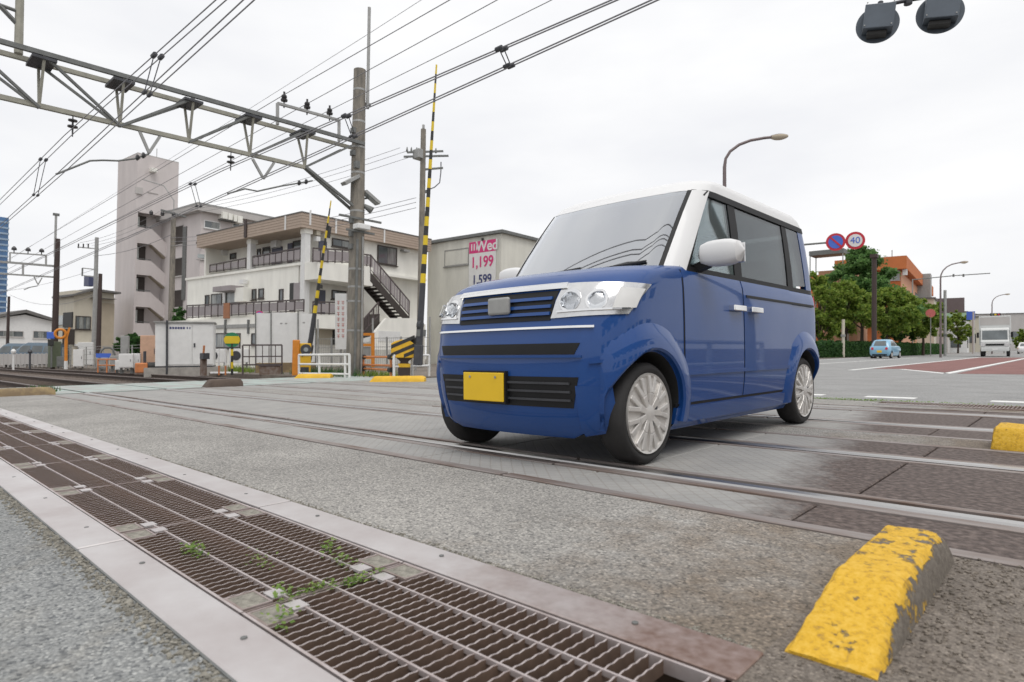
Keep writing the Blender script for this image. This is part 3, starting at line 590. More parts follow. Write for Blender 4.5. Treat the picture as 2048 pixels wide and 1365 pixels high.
def far_gantry():
    base = gp(108, 735); g = thing('overhead_gantry', 'distant railway gantry with three insulators left of the tall tower', 'gantry', base)
    inv = g.matrix_world.inverted(); P = lambda px, py: inv @ onx(px, py, base.x)
    MB().tube([(0, 0, -.2), (0, 0, P(110, 478).z)], [.2, .15], 12).build('pole', 'brown_pole', g); t = P(109, 478); MB().tube([(0, -.12, t.z-1.2), (0, -.12, P(104, 430).z)], .07, 8).build('mast', 'galv', g); q = P(104, 430); MB().box((-.1, -.28, q.z-.05), (.1, .06, q.z+.1)).build('mast_head', 'galv_dark', g)
    for y0, y1, w in ((523, 533, .13), (549, 555, .1)): MB().bar(P(-120, y0-9), P(112, y1), w).build('beam', 'galv', g)
    MB().bar(P(46, 527), P(46, 551), .1).build('upright', 'galv', g)
    fr_ = MB().bar(P(20, 525), P(20, 505), .08).bar(P(20, 506), P(92, 511), .08).bar(P(92, 511), P(92, 530), .1).build('insulator_frame', 'galv', g)
    for px, py in ((28, 505), (56, 507), (83, 509)):
        MB().lathe([(.03, 0), (.03, .12), (.14, .14), (.14, .26), (.05, .38)], c=P(px, py), n=10).build('insulator', 'insul', fr_)
    MB().bar(P(68, 554), P(76, 570), .06).bar(P(84, 556), P(76, 570), .06).build('bracket', 'galv', g)
    MB().tube([P(76, 572), P(60, 575), P(48, 580)], .03, 6).build('steady_arm', 'galv_dark', g)
    MB().box((-.32, -.3, 0), (.32, .3, 1.7)).build('cabinet', mat('cabinet_green', (.10, .12, .075), .7), g, bevel=.02)
far_gantry()
def wire(label, a, b, r=.013, grp='overhead wires along the tracks', xl=-150, m='wire', hang=None):
    A = onx(*a, GX); v = ray(*b); s = A.y/v[1]; B = Vector((v[0]*s, A.y, H+v[2]*s)); k = (B.z-A.z)/(B.x-A.x)
    f = lambda x: Vector((x, A.y, A.z+k*(x-A.x)*(1 if x > A.x else .25)))
    o = MB().tube([f(x) for x in (xl, -90, -50, -30, GX, -8, B.x, B.x+12)], r*.8, 6).build('overhead_wire', m); tag(o, label, 'wire', grp); return f
f1 = wire('thin wire fixed to the mast on top of the concrete pole', (731, 72), (843, 0), .010)
wire('wire on the left insulator of the small gantry frame', (568, 190), (900, 0), .014)
wire('wire on the middle insulator of the small gantry frame', (614, 208), (995, 0), .013)
wire('wire on the right insulator of the small gantry frame', (659, 221), (1104, 0), .012)
ws = []
for i, (n, a, b) in enumerate((('upper twin wire of the nearer track, left one of the pair', (128, 272), (432, 0)), ('upper twin wire of the nearer track, right one of the pair', (142, 272), (453, 0)), ('lower twin wire of the nearer track, left one of the pair', (113, 349), (487, 0)), ('lower twin wire of the nearer track, right one of the pair', (124, 349), (509, 0)),
    ('upper twin wire of the farther track, left one of the pair', (436, 341), (1224, 0)), ('upper twin wire of the farther track, right one of the pair', (447, 341), (1236, 0)), ('lower twin wire of the farther track, left one of the pair', (449, 388), (1304, 0)), ('lower twin wire of the farther track, right one of the pair', (459, 388), (1317, 0)))):
    ws.append(wire(n, a, b, .0115 if i < 4 else .014))
def dropper(label, f, g2, x):
    a, b = f(x), g2(x); o = MB().tube([a, b], .009, 6).tube([a+Vector((-.06, 0, 0)), a+Vector((.06, 0, 0))], .038, 8).tube([b+Vector((-.06, 0, 0)), b+Vector((.06, 0, 0))], .03, 8).build('wire_dropper', 'dark'); return tag(o, label, 'wire dropper', 'droppers between the twin wires')
def xat(f, px):                                          # where along a wire the photo column px lies
    lo_, hi = -60., 0.
    for _ in range(50):
        mid = (lo_+hi)/2; w = f(mid); c = MC.T @ (np.array(w)-np.array([0, 0, H])); u = CX+FPX*c[0]/-c[2]
        if u < px: lo_ = mid
        else: hi = mid
    return lo_
for lab, a, b, px in (('dropper high over the blue car, first of its pair', 4, 6, 998), ('dropper high over the blue car, second of its pair', 5, 7, 1008), ('dropper near the top left, first of its pair', 0, 2, 308), ('dropper near the top left, second of its pair', 1, 3, 322), ('dropper beside the concrete pole, first of its pair', 4, 6, 688), ('dropper beside the concrete pole, second of its pair', 5, 7, 697),
    ('dropper left of the nearer insulator, first of its pair', 0, 2, 81), ('dropper left of the nearer insulator, second of its pair', 1, 3, 92), ('dropper below the second bracket, first of its pair', 4, 6, 381), ('dropper below the second bracket, second of its pair', 5, 7, 390)):
    dropper(lab, ws[a], ws[b], xat(ws[a], px))
# utility poles and their lines
def utility(label, px, depth, ytop, r=.16, m='pole_concrete', mast=None, base=None):
    b = base or gd(px, depth); u = thing('utility_pole', label, 'utility pole', b, group='utility poles'); d = depth
    h = (708-ytop)/FPX*d+H; MB().tube([(0, 0, -.3), (0, 0, h)], [r, r*.72], 14).build('pole', m, u, smooth=True)
    if mast: MB().tube([(0, 0, h), (0, 0, h+mast)], r*.45, 8).build('mast', 'galv', u)
    return u, h
RD = Vector((.68, .73, 0)).normalized(); XD = Vector((1, 0, 0)); YD = Vector((0, 1, 0))
uA, hA = utility('tall utility pole with switchgear behind the right barrier arm', 839, 29, 255, .17)
d = 29; zz = lambda py: (708-py)/FPX*29+H
for py, l0, l1 in ((303, -.75, .95), (312, -.9, 1.2), (337, -.05, .95), (382, -.12, .25)): MB().bar(RD*l0+Vector((0, 0, zz(py))), RD*l1+Vector((0, 0, zz(py)+(.12 if l1 > .5 else 0))), .08).build('cross_arm', 'galv_dark', uA)
MB().box((-.35, -.35, zz(316)), (.1, .1, zz(297))).build('switch', 'galv', uA, bevel=.03)
for s in (-.75, -.55, -.3, .35, .6): MB().lathe([(.02, 0), (.05, .04), (.05, .1), (.02, .25)], c=RD*s+Vector((0, 0, zz(303))), n=8).build('insulator', 'galv_dark', uA)
MB().tube([RD*.85+Vector((0, 0, zz(320))), RD*.85+Vector((0, 0, zz(340))), RD*.8+Vector((0, 0, zz(362))), RD*.55+Vector((0, 0, zz(372))), RD*.1+Vector((0, 0, zz(380)))], .025, 6).build('cable_loop', 'dark', uA)
MB().tube([(0, 0, zz(258)), (0, 0, zz(246))], .06, 6).build('mast', 'galv', uA)
uB, hB = utility('grey utility pole in front of the stair tower', 340, 42, 430, .21)
uC, hC = utility('slim utility pole with two wire racks, left of the stair tower', 187, 46, 468, .17, 'galv')
uD, hD = utility('short brown pole beside the slim utility pole', 196, 42, 541, .16, 'brown_pole')
uE, hE = utility('thin reddish pole far left before the gabled house', 14, 52, 585, .13, 'brown_pole')
MB().bar(Vector((0, -.8, (708-418)/FPX*42+H)), Vector((0, .8, (708-424)/FPX*42+H)), .12).build('cross_arm', 'galv_dark', uB)
for s in (-1.2, -.6, 0): MB().lathe([(.03, 0), (.12, .05), (.12, .22), (.04, .35)], c=(s*.5, s, (708-428)/FPX*42+H), n=8).build('insulator', 'insul', uB)
MB().tube([(0, 0, hB), (0, 0, hB+1.2), (-.5, -.5, hB+2.2), (-1.5, -1.5, hB+2.6)], .035, 6).build('pipe', 'galv', uB)
zc_ = lambda py: (708-py)/FPX*46+H
for py0, w in ((488, 1.4), (530, 1.0), (545, .9)): MB().bar((-w*.7, -w*.7, zc_(py0)), (.1, .1, zc_(py0+3)), .07).build('wire_rack', 'galv', uC)
for s in (-1.3, -.95, -.6): MB().tube([(s*.72, s*.72, zc_(490)), (s*.72, s*.72, zc_(481))], .05, 6).build('insulator', 'insul', uC)
MB().bar((-.7, -.7, zc_(530)), (-.7, -.7, zc_(546)), .09).build('rack_post', 'galv_dark', uC)
def span(label, A, B, sag, r=.013, grp='utility lines between the poles'):
    A, B = Vector(A), Vector(B); pts = [A.lerp(B, t/10)-Vector((0, 0, sag*4*(t/10)*(1-t/10))) for t in range(11)]
    return tag(MB().tube(pts, r*.8, 6).build('overhead_wire', 'wire'), label, 'wire', grp)
wp = lambda px, py, dd: at(px, py, dd)
for i, (pa, pb, n) in enumerate((((800, 296), (318, 424), 'first'), ((812, 303), (330, 428), 'second'), ((822, 314), (345, 432), 'third'))):
    span(f'high utility line from the switchgear pole to the stair tower pole, {n} from the top', wp(*pa, 29), wp(*pb, 42), .35)
    span(f'high utility line from the stair tower pole to the slim pole, {n} from the top', wp(*pb, 42), wp(160+i*12, 486+i*3, 46), .3)
for i, (pa, pb, n) in enumerate((((832, 396), (342, 476), 'uppermost'), ((832, 405), (342, 484), 'middle one'), ((832, 416), (342, 492), 'lowest'))):
    span(f'low utility line behind the concrete pole, {n}', wp(*pa, 29), wp(*pb, 42), .4, .016)
span('thick cable from the stair tower pole to the gable house pole', wp(342, 470, 42), wp(187, 512, 46), .3, .022)
span('low cable sagging between the poles at far left', wp(187, 590, 46), wp(20, 590, 52), .8, .018)
span('cable from the slim pole past the blue tower', wp(187, 540, 46), wp(-60, 585, 60), .5, .014)
# barriers: two machines with raised striped arms
def boom(label, base, tip, basepx, depth, m0, w=.10, n=21):
    b = at(*base, depth); t = at(*tip, depth)
    g = thing('crossing_barrier', label, 'crossing barrier', b, lean=False, group='raised striped crossing barriers'); q = (t-b); L_ = q.length; g.matrix_world = Matrix.Translation(b) @ q.to_track_quat('Z', 'Y').to_matrix().to_4x4()
    z0 = L_*.22; MB().tube([(0, 0, -.1), (0, 0, z0)], [w*.62, w*.5], 10).build('arm_root', 'dark', g)
    MB().box((-.1, -.1, -.55), (.1, .1, .0)).build('counterweight', 'dark', g, bevel=.02)
    for k in range(n):
        a, c = z0+(L_-z0)*k/n, z0+(L_-z0)*(k+1)/n; r0 = w*.5*(1-.7*k/n); r1 = w*.5*(1-.7*(k+1)/n)
        MB().tube([(0, 0, a), (0, 0, c)], [r0, r1], 8).build('stripe', 'sign_yellow' if k % 2 == 0 else 'black', g)
    return g, L_
b1, L1 = boom('right raised yellow and black barrier arm, in front of the utility pole', (838, 690), (873, 130), None, 16.6, 'x', .155, 23)
b2, L2 = boom('left raised yellow and black barrier arm, in front of the white building', (620, 690), (662, 402), None, 21.0, 'x', .14, 15)
MB().lathe([(.14, -.05), (.14, .05)], axis='Y', c=(0, 0, L1*.07), n=12).build('hub', 'dark', b1); MB().box((.02, -.04, L2*.395), (.24, .04, L2*.42)).build('reflector', 'black', b2); MB().box((.02, -.04, L2*.75), (.26, .04, L2*.83)).build('reflector', 'black', b2)
MB().box((-.1, -.05, L1*.03), (.3, .05, L1*.055)).build('bracket', 'galv_dark', b1)
# striped machine housing
g = thing('barrier_machine', 'barrier machine with slanting black and yellow stripes on a brown post', 'barrier machine', gp(808, 757), R(54))
dm = 16.8; s_ = dm/FPX; zt = (709-682)*s_+H; zb = (709-716)*s_+H
hood = [(-.36, zb), (-.36, zb+.38), (-.26, zt-.02), (-.1, zt+.03), (.12, zt+.02), (.3, zt-.12), (.36, zb+.3), (.36, zb)]
MB().prism(hood, -.22, .22, 'xz').build('housing', 'yellow_paint', g, bevel=.02)
for k, (x0, zz0) in enumerate(((-.36, zb+.02), (-.36, zb+.24), (-.02, zb+.0))):
    poly = [(x0, zz0), (x0, zz0+.10), (min(x0+.62, .352), zz0+.10+.28*(min(x0+.62, .352)-x0)/.62), (min(x0+.62, .352), zz0+.28*(min(x0+.62, .352)-x0)/.62)]
    MB().prism(poly, -.226, .226, 'xz').build('stripe', 'black', g)
MB().prism([(-.16, 0), (.16, 0), (.16, .28), (.1, .45), (.22, zb), (-.22, zb), (-.1, .45), (-.16, .28)], -.12, .12, 'xz').build('post', 'brown_pole', g); MB().box((-.16, -.13, .3), (.16, .13, .4)).build('band', 'yellow_paint', g)
MB().lathe([(.16, .2), (.16, .34)], axis='Y', c=(.3, 0, zb+.4), n=12).build('motor_cap', 'dark', g)
# orange machine
g = thing('barrier_machine', 'barrier machine under an orange cover, left of the white pipe fence', 'barrier machine', gp(604, 752), R(62))
zt = (711-682)*20.5/FPX+H
MB().box((-.30, -.2, .0), (-.08, .2, zt)).build('cover', 'orange', g, bevel=.03); MB().box((-.08, -.19, .1), (.26, .19, zt-.1)).build('housing', 'yellow_paint', g, bevel=.03)
MB().prism([(-.02, zt-.55), (.2, zt-.3), (.2, zt-.15), (-.02, zt-.3)], -.2, -.195, 'xz').build('stripe', 'black', g); MB().lathe([(.17, -.24), (.17, -.2)], axis='Y', c=(.1, 0, zt-.3), n=14).build('disc', 'dark', g); MB().lathe([(.07, -.26), (.07, -.24)], axis='Y', c=(.1, 0, zt-.3), n=14).build('window', 'glass_pale', g)
MB().box((-.05, -.21, .05), (.2, .21, .28)).build('base_box', 'dark', g)
# pipe fences by the road
def pipes(name, label, cat, a, b, zs, posts, m, r=.028, group=None):
    a, b = Vector(a), Vector(b); g = thing(name, label, cat, a, lean=False, group=group); d_ = b-a
    for z in zs: MB().tube([(0, 0, z), d_+Vector((0, 0, z))], r, 8).build('rail', m, g)
    for t in posts: MB().tube([d_*t, d_*t+Vector((0, 0, max(zs)))], r*1.15, 8).build('post', m, g)
    return g
sp = lambda py, pb, dd: (pb-py)/FPX*dd
pipes('pipe_fence', 'white pipe fence between the orange machine and the concrete pole', 'pipe fence', gp(598, 754), gp(699, 756), (.06, .30, .55) if False else (.1, .38, .66), (0, .42, .92, 1), 'white', .032)
g = pipes('pipe_fence', 'yellow pipe fence with black knobs right of the concrete pole', 'pipe fence', gp(727, 752), gp(782, 756), (.22, .34, .58), (0, 1), 'orange_deep', .03)
for px in (727, 781):
    for z in (.22, .58): q = gp(px, 752 if px == 727 else 756)-gp(727, 752); MB().lathe([(.075, -.06), (.075, .06)], axis='X', c=q+Vector((0, 0, z)), n=10).build('knob', 'black', g)
pipes('pipe_fence', 'pale pipe fence behind the striped barrier machine', 'pipe fence', gp(788, 758), gp(858, 754), (.32, .62), (0, .5, 1), 'white', .03)
pipes('pipe_fence', 'white pipe barrier on the pavement behind the camera side of the crossing', 'pipe fence', (.9, 3.0, 0), (.9, 12.0, 0), (.35, .8), (0, .25, .5, .75, 1), 'white', .04)
# ================================================================ buildings on the left
class Bld:
    """local x runs along the right-hand face, local y along the left-hand face, both away from the near corner"""
    def __init__(s, name, label, px, depth, rz, cat='building'):
        s.r = thing(name, label, cat, gd(px, depth), R(rz)); s.inv = s.r.matrix_world.inverted()
        s.o = s.inv @ Vector((0, 0, H)); s.d3 = s.inv.to_3x3()
    def a(s, px, py, off=0.):                            # on the plane y = off -> (x, z)
        d = s.d3 @ Vector(ray(px, py)); t = (off-s.o.y)/d.y; p = s.o+d*t; return p.x, p.z
    def b(s, px, py, off=0.):                            # on the plane x = off -> (y, z)
        d = s.d3 @ Vector(ray(px, py)); t = (off-s.o.x)/d.x; p = s.o+d*t; return p.y, p.z
    def fa(s, px0, py0, px1, py1, off=0., d=.05, din=.0, mb=None, mi=0):      # box on the right face from photo corners, standing proud by d
        (x0, z1), (x1, z0) = s.a(px0, py0, off), s.a(px1, py1, off); mb = mb or MB()
        return mb.box((min(x0, x1), off-d, min(z0, z1)), (max(x0, x1), off+din, max(z0, z1)), mi)
    def fb(s, px0, py0, px1, py1, off=0., d=.05, din=.0, mb=None, mi=0):
        (y0, z1), (y1, z0) = s.b(px0, py0, off), s.b(px1, py1, off); mb = mb or MB()
        return mb.box((off-d, min(y0, y1), min(z0, z1)), (off+din, max(y0, y1), max(z0, z1)), mi)
    def win(s, face, box, off=0., n=2, frame='frame_dark', pane='glass', t=.05, sill=True):
        px0, py0, px1, py1 = box
        if face == 'a': (s0, z1), (s1, z0) = s.a(px0, py0, off), s.a(px1, py1, off)
        else: (s0, z1), (s1, z0) = s.b(px0, py0, off), s.b(px1, py1, off)
        s0, s1 = min(s0, s1), max(s0, s1); z0, z1 = min(z0, z1), max(z0, z1)
        P = (lambda u, v, w: (u, off-v, w)) if face == 'a' else (lambda u, v, w: (off-v, u, w))
        def bx(mb, u0, u1, v0, v1, w0, w1):
            p, q = P(u0, v0, w0), P(u1, v1, w1); return mb.box(tuple(map(min, p, q)), tuple(map(max, p, q)))
        mb = MB(); t2 = .06
        bx(mb, s0, s1, -.02, t, z0, z0+t2); bx(mb, s0, s1, -.02, t, z1-t2, z1); bx(mb, s0, s0+t2, -.02, t, z0+t2, z1-t2); bx(mb, s1-t2, s1, -.02, t, z0+t2, z1-t2)
        if sill: bx(mb, s0-.05, s1+.05, -.01, t+.06, z0-.06, z0-.002)
        f = mb.build('window', frame, s.r)
        for k in range(n):
            u0, u1 = s0+t2+(s1-s0-2*t2)*k/n, s0+t2+(s1-s0-2*t2)*(k+1)/n
            bx(MB(), u0+.012, u1-.012, -.01, t*.4+.008*(k % 2), z0+t2+.002, z1-t2-.002).build('pane', 'glass_curtain' if (n > 1 and k % 2 == 1 and pane == 'glass') else pane, f)
        return f
    def part(s, mb, name, m, **k): return mb.build(name, m, s.r, **k)
M['glass_curtain'] = mat('curtained_glass', (.21, .22, .21), .12, var=.5, scale=1.6, stretch=(3, 3, .5), spec=.8)
def railing(B, face, px0, py0t, py0b, px1, py1t, py1b, off, m='rail_brown', panel='rail_panel', n=10, gap=None, name='railing'):
    F = B.a if face == 'a' else B.b
    (s0, zt0), (_, zb0), (s1, zt1), (_, zb1) = F(px0, py0t, off), F(px0, py0b, off), F(px1, py1t, off), F(px1, py1b, off)
    P = (lambda u, w, v=0: Vector((u, off-v, w))) if face == 'a' else (lambda u, w, v=0: Vector((off-v, u, w)))
    mb = MB().bar(P(s0, zt0), P(s1, zt1), .07); mb.bar(P(s0, zb0+.06), P(s1, zb1+.06), .05)
    for k in range(n+1):
        t = k/n; u = s0+(s1-s0)*t; mb.bar(P(u, zb0+(zb1-zb0)*t), P(u, zt0+(zt1-zt0)*t), .05)
    r = mb.build(name, m, B.r)
    if panel:
        for k in range(n):
            t0, t1 = (k+.08)/n, (k+.92)/n; u0, u1 = s0+(s1-s0)*t0, s0+(s1-s0)*t1; za, zb_ = zb0+(zb1-zb0)*t0+.12, zt0+(zt1-zt0)*t0-.08
            p, q = P(u0, za, -.012), P(u1, zb_, .012); MB().box(tuple(map(min, p, q)), tuple(map(max, p, q))).build('panel', panel, r)
    else:
        nb = int(abs(s1-s0)/.13); mb = MB()
        for k in range(nb):
            t = k/nb; u = s0+(s1-s0)*t; mb.bar(P(u, zb0+(zb1-zb0)*t+.07), P(u, zt0+(zt1-zt0)*t-.03), .022)
        stuff(mb.build('balusters', m, r))
    return r
# ---- white building with the outside stairs
B = Bld('white_building', 'white two-storey building with tan fascia, walkways and an outside staircase', 603, 32, 95)
xr = B.a(856, 480)[0]; yl = B.b(405, 480)[0]; zA = lambda py: B.a(606, py)[1]
zTop, zFb, zF2, zF2b, zF1 = B.a(620, 429, -.25)[1], B.a(622, 458, -.25)[1], zA(524), zA(560), zA(634)
zwt, zb0 = zF2+.03, zF1
M['ww'] = M['wall_white']
WK = 1.5                                                # depth of the walkways
B.part(MB().box((-1.0, 0, -.6), (xr-.1, yl+2.2, zF1)), 'base_wall', 'wall_white')
B.part(MB().box((.05, WK*.35, zF1), (xr-.1, yl+2.0, zF2-.12)), 'ground_floor_wall', 'wall_white')
B.part(MB().box((1.3, .12, zF2), (xr-.1, yl-.3, zFb)), 'upper_wall', 'wall_white')
B.part(MB().box((-.02, -.05, zF2-.14), (xr-.12, yl+2.2, zF2)), 'floor_slab', 'wall_white')
B.part(MB().box((-.35, -.3, zFb), (xr, yl, zTop)), 'fascia', 'siding')
B.part(MB().box((-.38, -.33, zTop), (xr+.03, yl+.03, zTop+.06)), 'roof_edge', 'roof_dark')
for k in range(1, 5):
    z = zFb+(zTop-zFb)*k/5; B.part(MB().box((-.358, -.308, z-.012), (xr+.008, yl+.008, z+.012)), 'siding_joint', mat('siding_joint', (.26, .2, .16), .8) if k == 1 else bpy.data.materials['siding_joint'])
for px in (571, 621): y_ = B.b(px, 450, -.36)[0]; B.part(MB().box((-.385, y_-.06, zFb-.01), (-.36, y_+.06, zTop)), 'trim', 'white')
for px in (672, 769): x_ = B.a(px, 450, -.31)[0]; B.part(MB().box((x_-.05, -.335, zFb-.01), (x_+.05, -.31, zTop)), 'trim', 'white')
# columns of the walkways
for px in (607, 499):
    y = B.b(px, 500, 0)[0]; B.part(MB().box((-.03, y-.16, zF2 if px == 499 else -.1), (.3, y+.2, zFb)), 'column', 'white')
    B.part(MB().box((-.05, y-.2, zFb-.25), (.4, y+.24, zFb)), 'capital', 'wall_white')
B.part(MB().box((.0, yl-.5, zF2), (1.4, yl-.3, zFb)), 'end_wall', 'wall_white')
railing(B, 'b', 420, 531, 546, 492, 517, 537, .02, n=5); railing(B, 'b', 506, 514, 534, 601, 496, 523, .02, n=8)
for bx in ((461, 508, 473, 518), (515, 499, 522, 520), (526, 496, 541, 510), (587, 483, 607, 500)): B.win('b', bx, 1.3, 1, sill=False)
for bx, m in (((545, 497, 565, 527), 'door_blue'), ((577, 488, 585, 525), 'door_blue'), ((428, 506, 441, 520), 'glass_pale'), ((443, 510, 450, 534), 'rail_panel')): B.part(B.fb(*bx, 1.3, .06), 'door' if m == 'door_blue' else 'window', m)
for bx in ((552, 484, 563, 496), (446, 503, 456, 511)): B.part(B.fb(*bx, 1.3, .35), 'air_conditioner', 'white')
# ground floor on the left face
B.win('b', (411, 591, 419, 614), .05, 1); B.win('b', (423, 589, 444, 627), .05, 2); B.win('b', (453, 583, 486, 606), .05, 3, pane='glass_pale'); B.win('b', (505, 579, 513, 600), .05, 1); B.win('b', (518, 578, 528, 597), .05, 1); B.win('b', (559, 579, 567, 606), .05, 1)
B.part(B.fb(486, 578, 503, 604, .05, .5), 'meter_cabinet', 'wall_white'); B.part(B.fb(452, 577, 488, 583, .05, .8), 'awning', 'rail_panel'); B.part(B.fb(449, 582, 453, 606, .05, .1), 'downpipe', 'white')
B.part(B.fb(580, 567, 588, 624, .05, .02), 'doorway', 'black'); B.part(B.fb(589, 567, 608, 600, .05, .05), 'door', 'rail_panel')
B.part(B.fb(487, 561, 495, 568, -.04, .25), 'lamp', 'white')
railing(B, 'b', 374, 612, 638, 608, 600, 624, -1.02, n=16)
B.part(B.fb(449, 607, 460, 637, -1.02, .06), 'orange_panel', mat('terracotta', (.34, .15, .075), .7))
B.win('b', (423, 667, 462, 697), -1.0, 3); B.win('b', (466, 667, 481, 697), -1.0, 1); B.win('b', (504, 667, 521, 690), -1.0, 1)
B.part(B.fb(400, 652, 521, 655, -1.0, .05), 'ledge', 'galv')
for px in (452, 498): B.part(B.fb(px-1, 640, px+1, 668, -1.0, .08), 'downpipe', 'galv_dark')
B.part(B.fb(490, 440, 494, 475, -.36, .06), 'downpipe', 'brown_pole')
# right face: landing, doors, windows
LD = -1.25
xl2 = B.a(745, 550, LD)[0]; xl1 = B.a(700, 550, LD)[0]
z2a, z2b = B.a(660, 526, LD)[1], B.a(660, 561, LD)[1]
B.part(MB().box((.0, LD, z2b), (xl1+.2, .3, z2a)), 'landing', 'wall_white'); B.part(MB().box((xl1+.2, LD-.02, B.a(720, 570, LD)[1]), (xl2, .3, B.a(720, 532, LD)[1])), 'landing', 'wall_white')
railing(B, 'a', 626, 497, 525, 712, 502, 528, LD, n=6); railing(B, 'a', 726, 509, 533, 742, 511, 533, LD, n=2)
z1a = B.a(660, 630, LD)[1]; B.part(MB().box((.0, LD, B.a(660, 658, LD)[1]), (xl1, .3, z1a)), 'landing', 'wall_white'); railing(B, 'a', 626, 604, 629, 690, 606, 630, LD, n=4)
B.win('a', (664, 476, 702, 499), .1, 2); B.win('a', (755, 490, 793, 533), .1, 2); B.win('a', (663, 580, 692, 601), WK*.35, 2)
B.part(B.fa(637, 481, 652, 526, .1, .06), 'door', 'door_blue'); B.part(B.fa(636, 580, 649, 629, WK*.35, .06), 'door', 'door_blue')
B.part(B.fa(627, 461, 634, 472, .1, .3), 'meter', 'wall_beige'); B.part(B.fa(627, 474, 634, 484, .1, .3), 'meter', 'white')
B.part(B.fa(632, 660, 663, 690, 0, .04), 'shutter', 'wall_beige'); B.part(B.fa(665, 660, 672, 690, 0, .05), 'doorway', 'black')
B.part(B.fa(800, 500, 812, 506, .1, .35), 'lamp', 'galv')
# staircase: dark stringers, steps, railing
S0, S1 = (740, 550), (818, 640)
(x0, z0), (x1, z1) = B.a(*S0, LD), B.a(*S1, LD); z1 = max(z1, 0.6); st = B.part(MB().prism([(x0, z0+.15), (x1, z1+.15), (x1, z1-.35), (x0, z0-.35)], LD-.03, LD, 'xz').prism([(x0, z0+.15), (x1, z1+.15), (x1, z1-.35), (x0, z0-.35)], LD+1.0, LD+1.03, 'xz'), 'staircase', 'frame_dark')
for k in range(13):
    t = (k+.5)/13; B_ = MB().box((x0+(x1-x0)*t-.14, LD, z0+(z1-z0)*t-.1), (x0+(x1-x0)*t+.14, LD+1.0, z0+(z1-z0)*t-.05)).box((x0+(x1-x0)*t-.14, LD, z0+(z1-z0)*(t-.5/13)-.1), (x0+(x1-x0)*t-.12, LD+1.0, z0+(z1-z0)*t-.1)).build('step', 'frame_dark', st)
hr = MB().bar((x0, LD, z0+.15+.95), (x1, LD, z1+.15+.95), .05).bar((x0, LD, z0+.3), (x1, LD, z1+.3), .04)
for k in range(5): t = k/4; hr.bar((x0+(x1-x0)*t, LD, z0+(z1-z0)*t+.1), (x0+(x1-x0)*t, LD, z0+(z1-z0)*t+1.1), .05)
hr.build('handrail', 'rail_brown', st)
for k in range(14):
    t0, t1 = (k+.1)/14, (k+.9)/14; MB().prism([(x0+(x1-x0)*t0, z0+(z1-z0)*t0+.33), (x0+(x1-x0)*t1, z0+(z1-z0)*t1+.33), (x0+(x1-x0)*t1, z0+(z1-z0)*t1+1.05), (x0+(x1-x0)*t0, z0+(z1-z0)*t0+1.05)], LD-.006, LD+.006, 'xz').build('panel', 'rail_panel', st) if k % 1 == 0 else None
# lower flight and stepped garden wall
(x2, z2), (x3, z3) = B.a(757, 632, LD-.9), B.a(726, 668, LD-.9); lf = B.part(MB().prism([(x2, z2+.1), (x3, z3+.1), (x3, z3-.5), (x2, z2-.5)], LD-1.0, LD-.1, 'xz'), 'lower_stairs', 'frame_dark')
railing(B, 'a', 726, 641, 668, 757, 605, 634, LD-1.0, n=3, panel=None)
wl = [B.a(768, 637, LD-1.1), B.a(828, 637, LD-1.1), B.a(828, 700, LD-1.1), B.a(742, 700, LD-1.1), B.a(745, 665, LD-1.1)]
B.part(MB().prism(wl, LD-1.3, LD-1.1, 'xz'), 'stair_wall', 'wall_white')
B.part(B.fa(757, 662, 800, 684, LD-1.3, .02), 'wall_panel', 'white')
B.part(B.fa(700, 606, 726, 640, LD, .05), 'railing_panel', 'rail_panel')
# ---- stair tower
M['screen_pale'] = mat('pale_screen', (.62, .66, .63), .5, var=.12, scale=2)
T = Bld('stair_tower', 'tall windowless pale pink tower with open stair landings', 265, 54, 95)
xr = T.a(356, 400)[0]; yl = T.b(233, 450)[0]; zt = T.a(266, 305)[1]
REC = 1.05; op = [(422, 452), (484, 518), (548, 582), (613, 646)]
zz_ = [(T.a(262, a_)[1], T.a(262, b_)[1]) for a_, b_ in op]   # (top, sill) of the landing openings
T.part(MB().box((0, REC, -.6), (xr, yl, zt)), 'core', 'wall_pink'); T.part(MB().box((0, .0, -.6), (.14, REC, zt)), 'corner_wall', 'wall_pink')
T.part(MB().box((.14, 0, zz_[0][0]), (xr, REC, zt)), 'top_wall', 'wall_pink')
T.part(MB().box((.0, .0, zt), (xr, yl, zt+.1)), 'coping', 'wall_grey')
xo = T.a(303, 500)[0]; xe = T.a(338, 500)[0]
for i, (a_, b_) in enumerate(zz_):
    nxt = zz_[i+1][0] if i < 3 else -.5
    T.part(MB().box((.14, 0, nxt), (xo, .18, b_)), 'parapet', 'wall_pink'); T.part(MB().box((.14, .18, nxt-.0), (xo, REC, nxt+.2)), 'landing', 'wall_grey')
    dx = xe-xo; drop = (b_-nxt)*.95
    T.part(MB().prism([(xo, b_), (xe, b_-drop), (xe, b_-drop-(b_-nxt)*.9), (xo, nxt)], 0, .18, 'xz'), 'stair_parapet', 'wall_pink')
    T.part(MB().prism([(xo, nxt+.25), (xe, nxt+.25-drop), (xe, nxt-drop), (xo, nxt)], .18, REC-.3, 'xz'), 'stair_flight', 'wall_tan')
    T.part(MB().box((.25, REC-.3, b_-.15), (xo-.75, REC, a_-.25)), 'window', 'screen_pale'); T.part(MB().box((xo-.85, REC-.05, b_-.9), (xo-.1, REC, a_-.1)), 'door', 'frame_dark')
    T.part(MB().bar((.14, .09, b_+.12), (xo, .09, b_+.12), .06), 'handrail', 'galv_dark')
T.part(MB().box((xe, 0, -.6), (xr, .2, zz_[0][0])), 'side_wall', 'wall_pink')
T.part(MB().box((.0, -.02, -.6), (xe, .02, zz_[3][1]-1.2)), 'foot_wall', 'wall_pink')
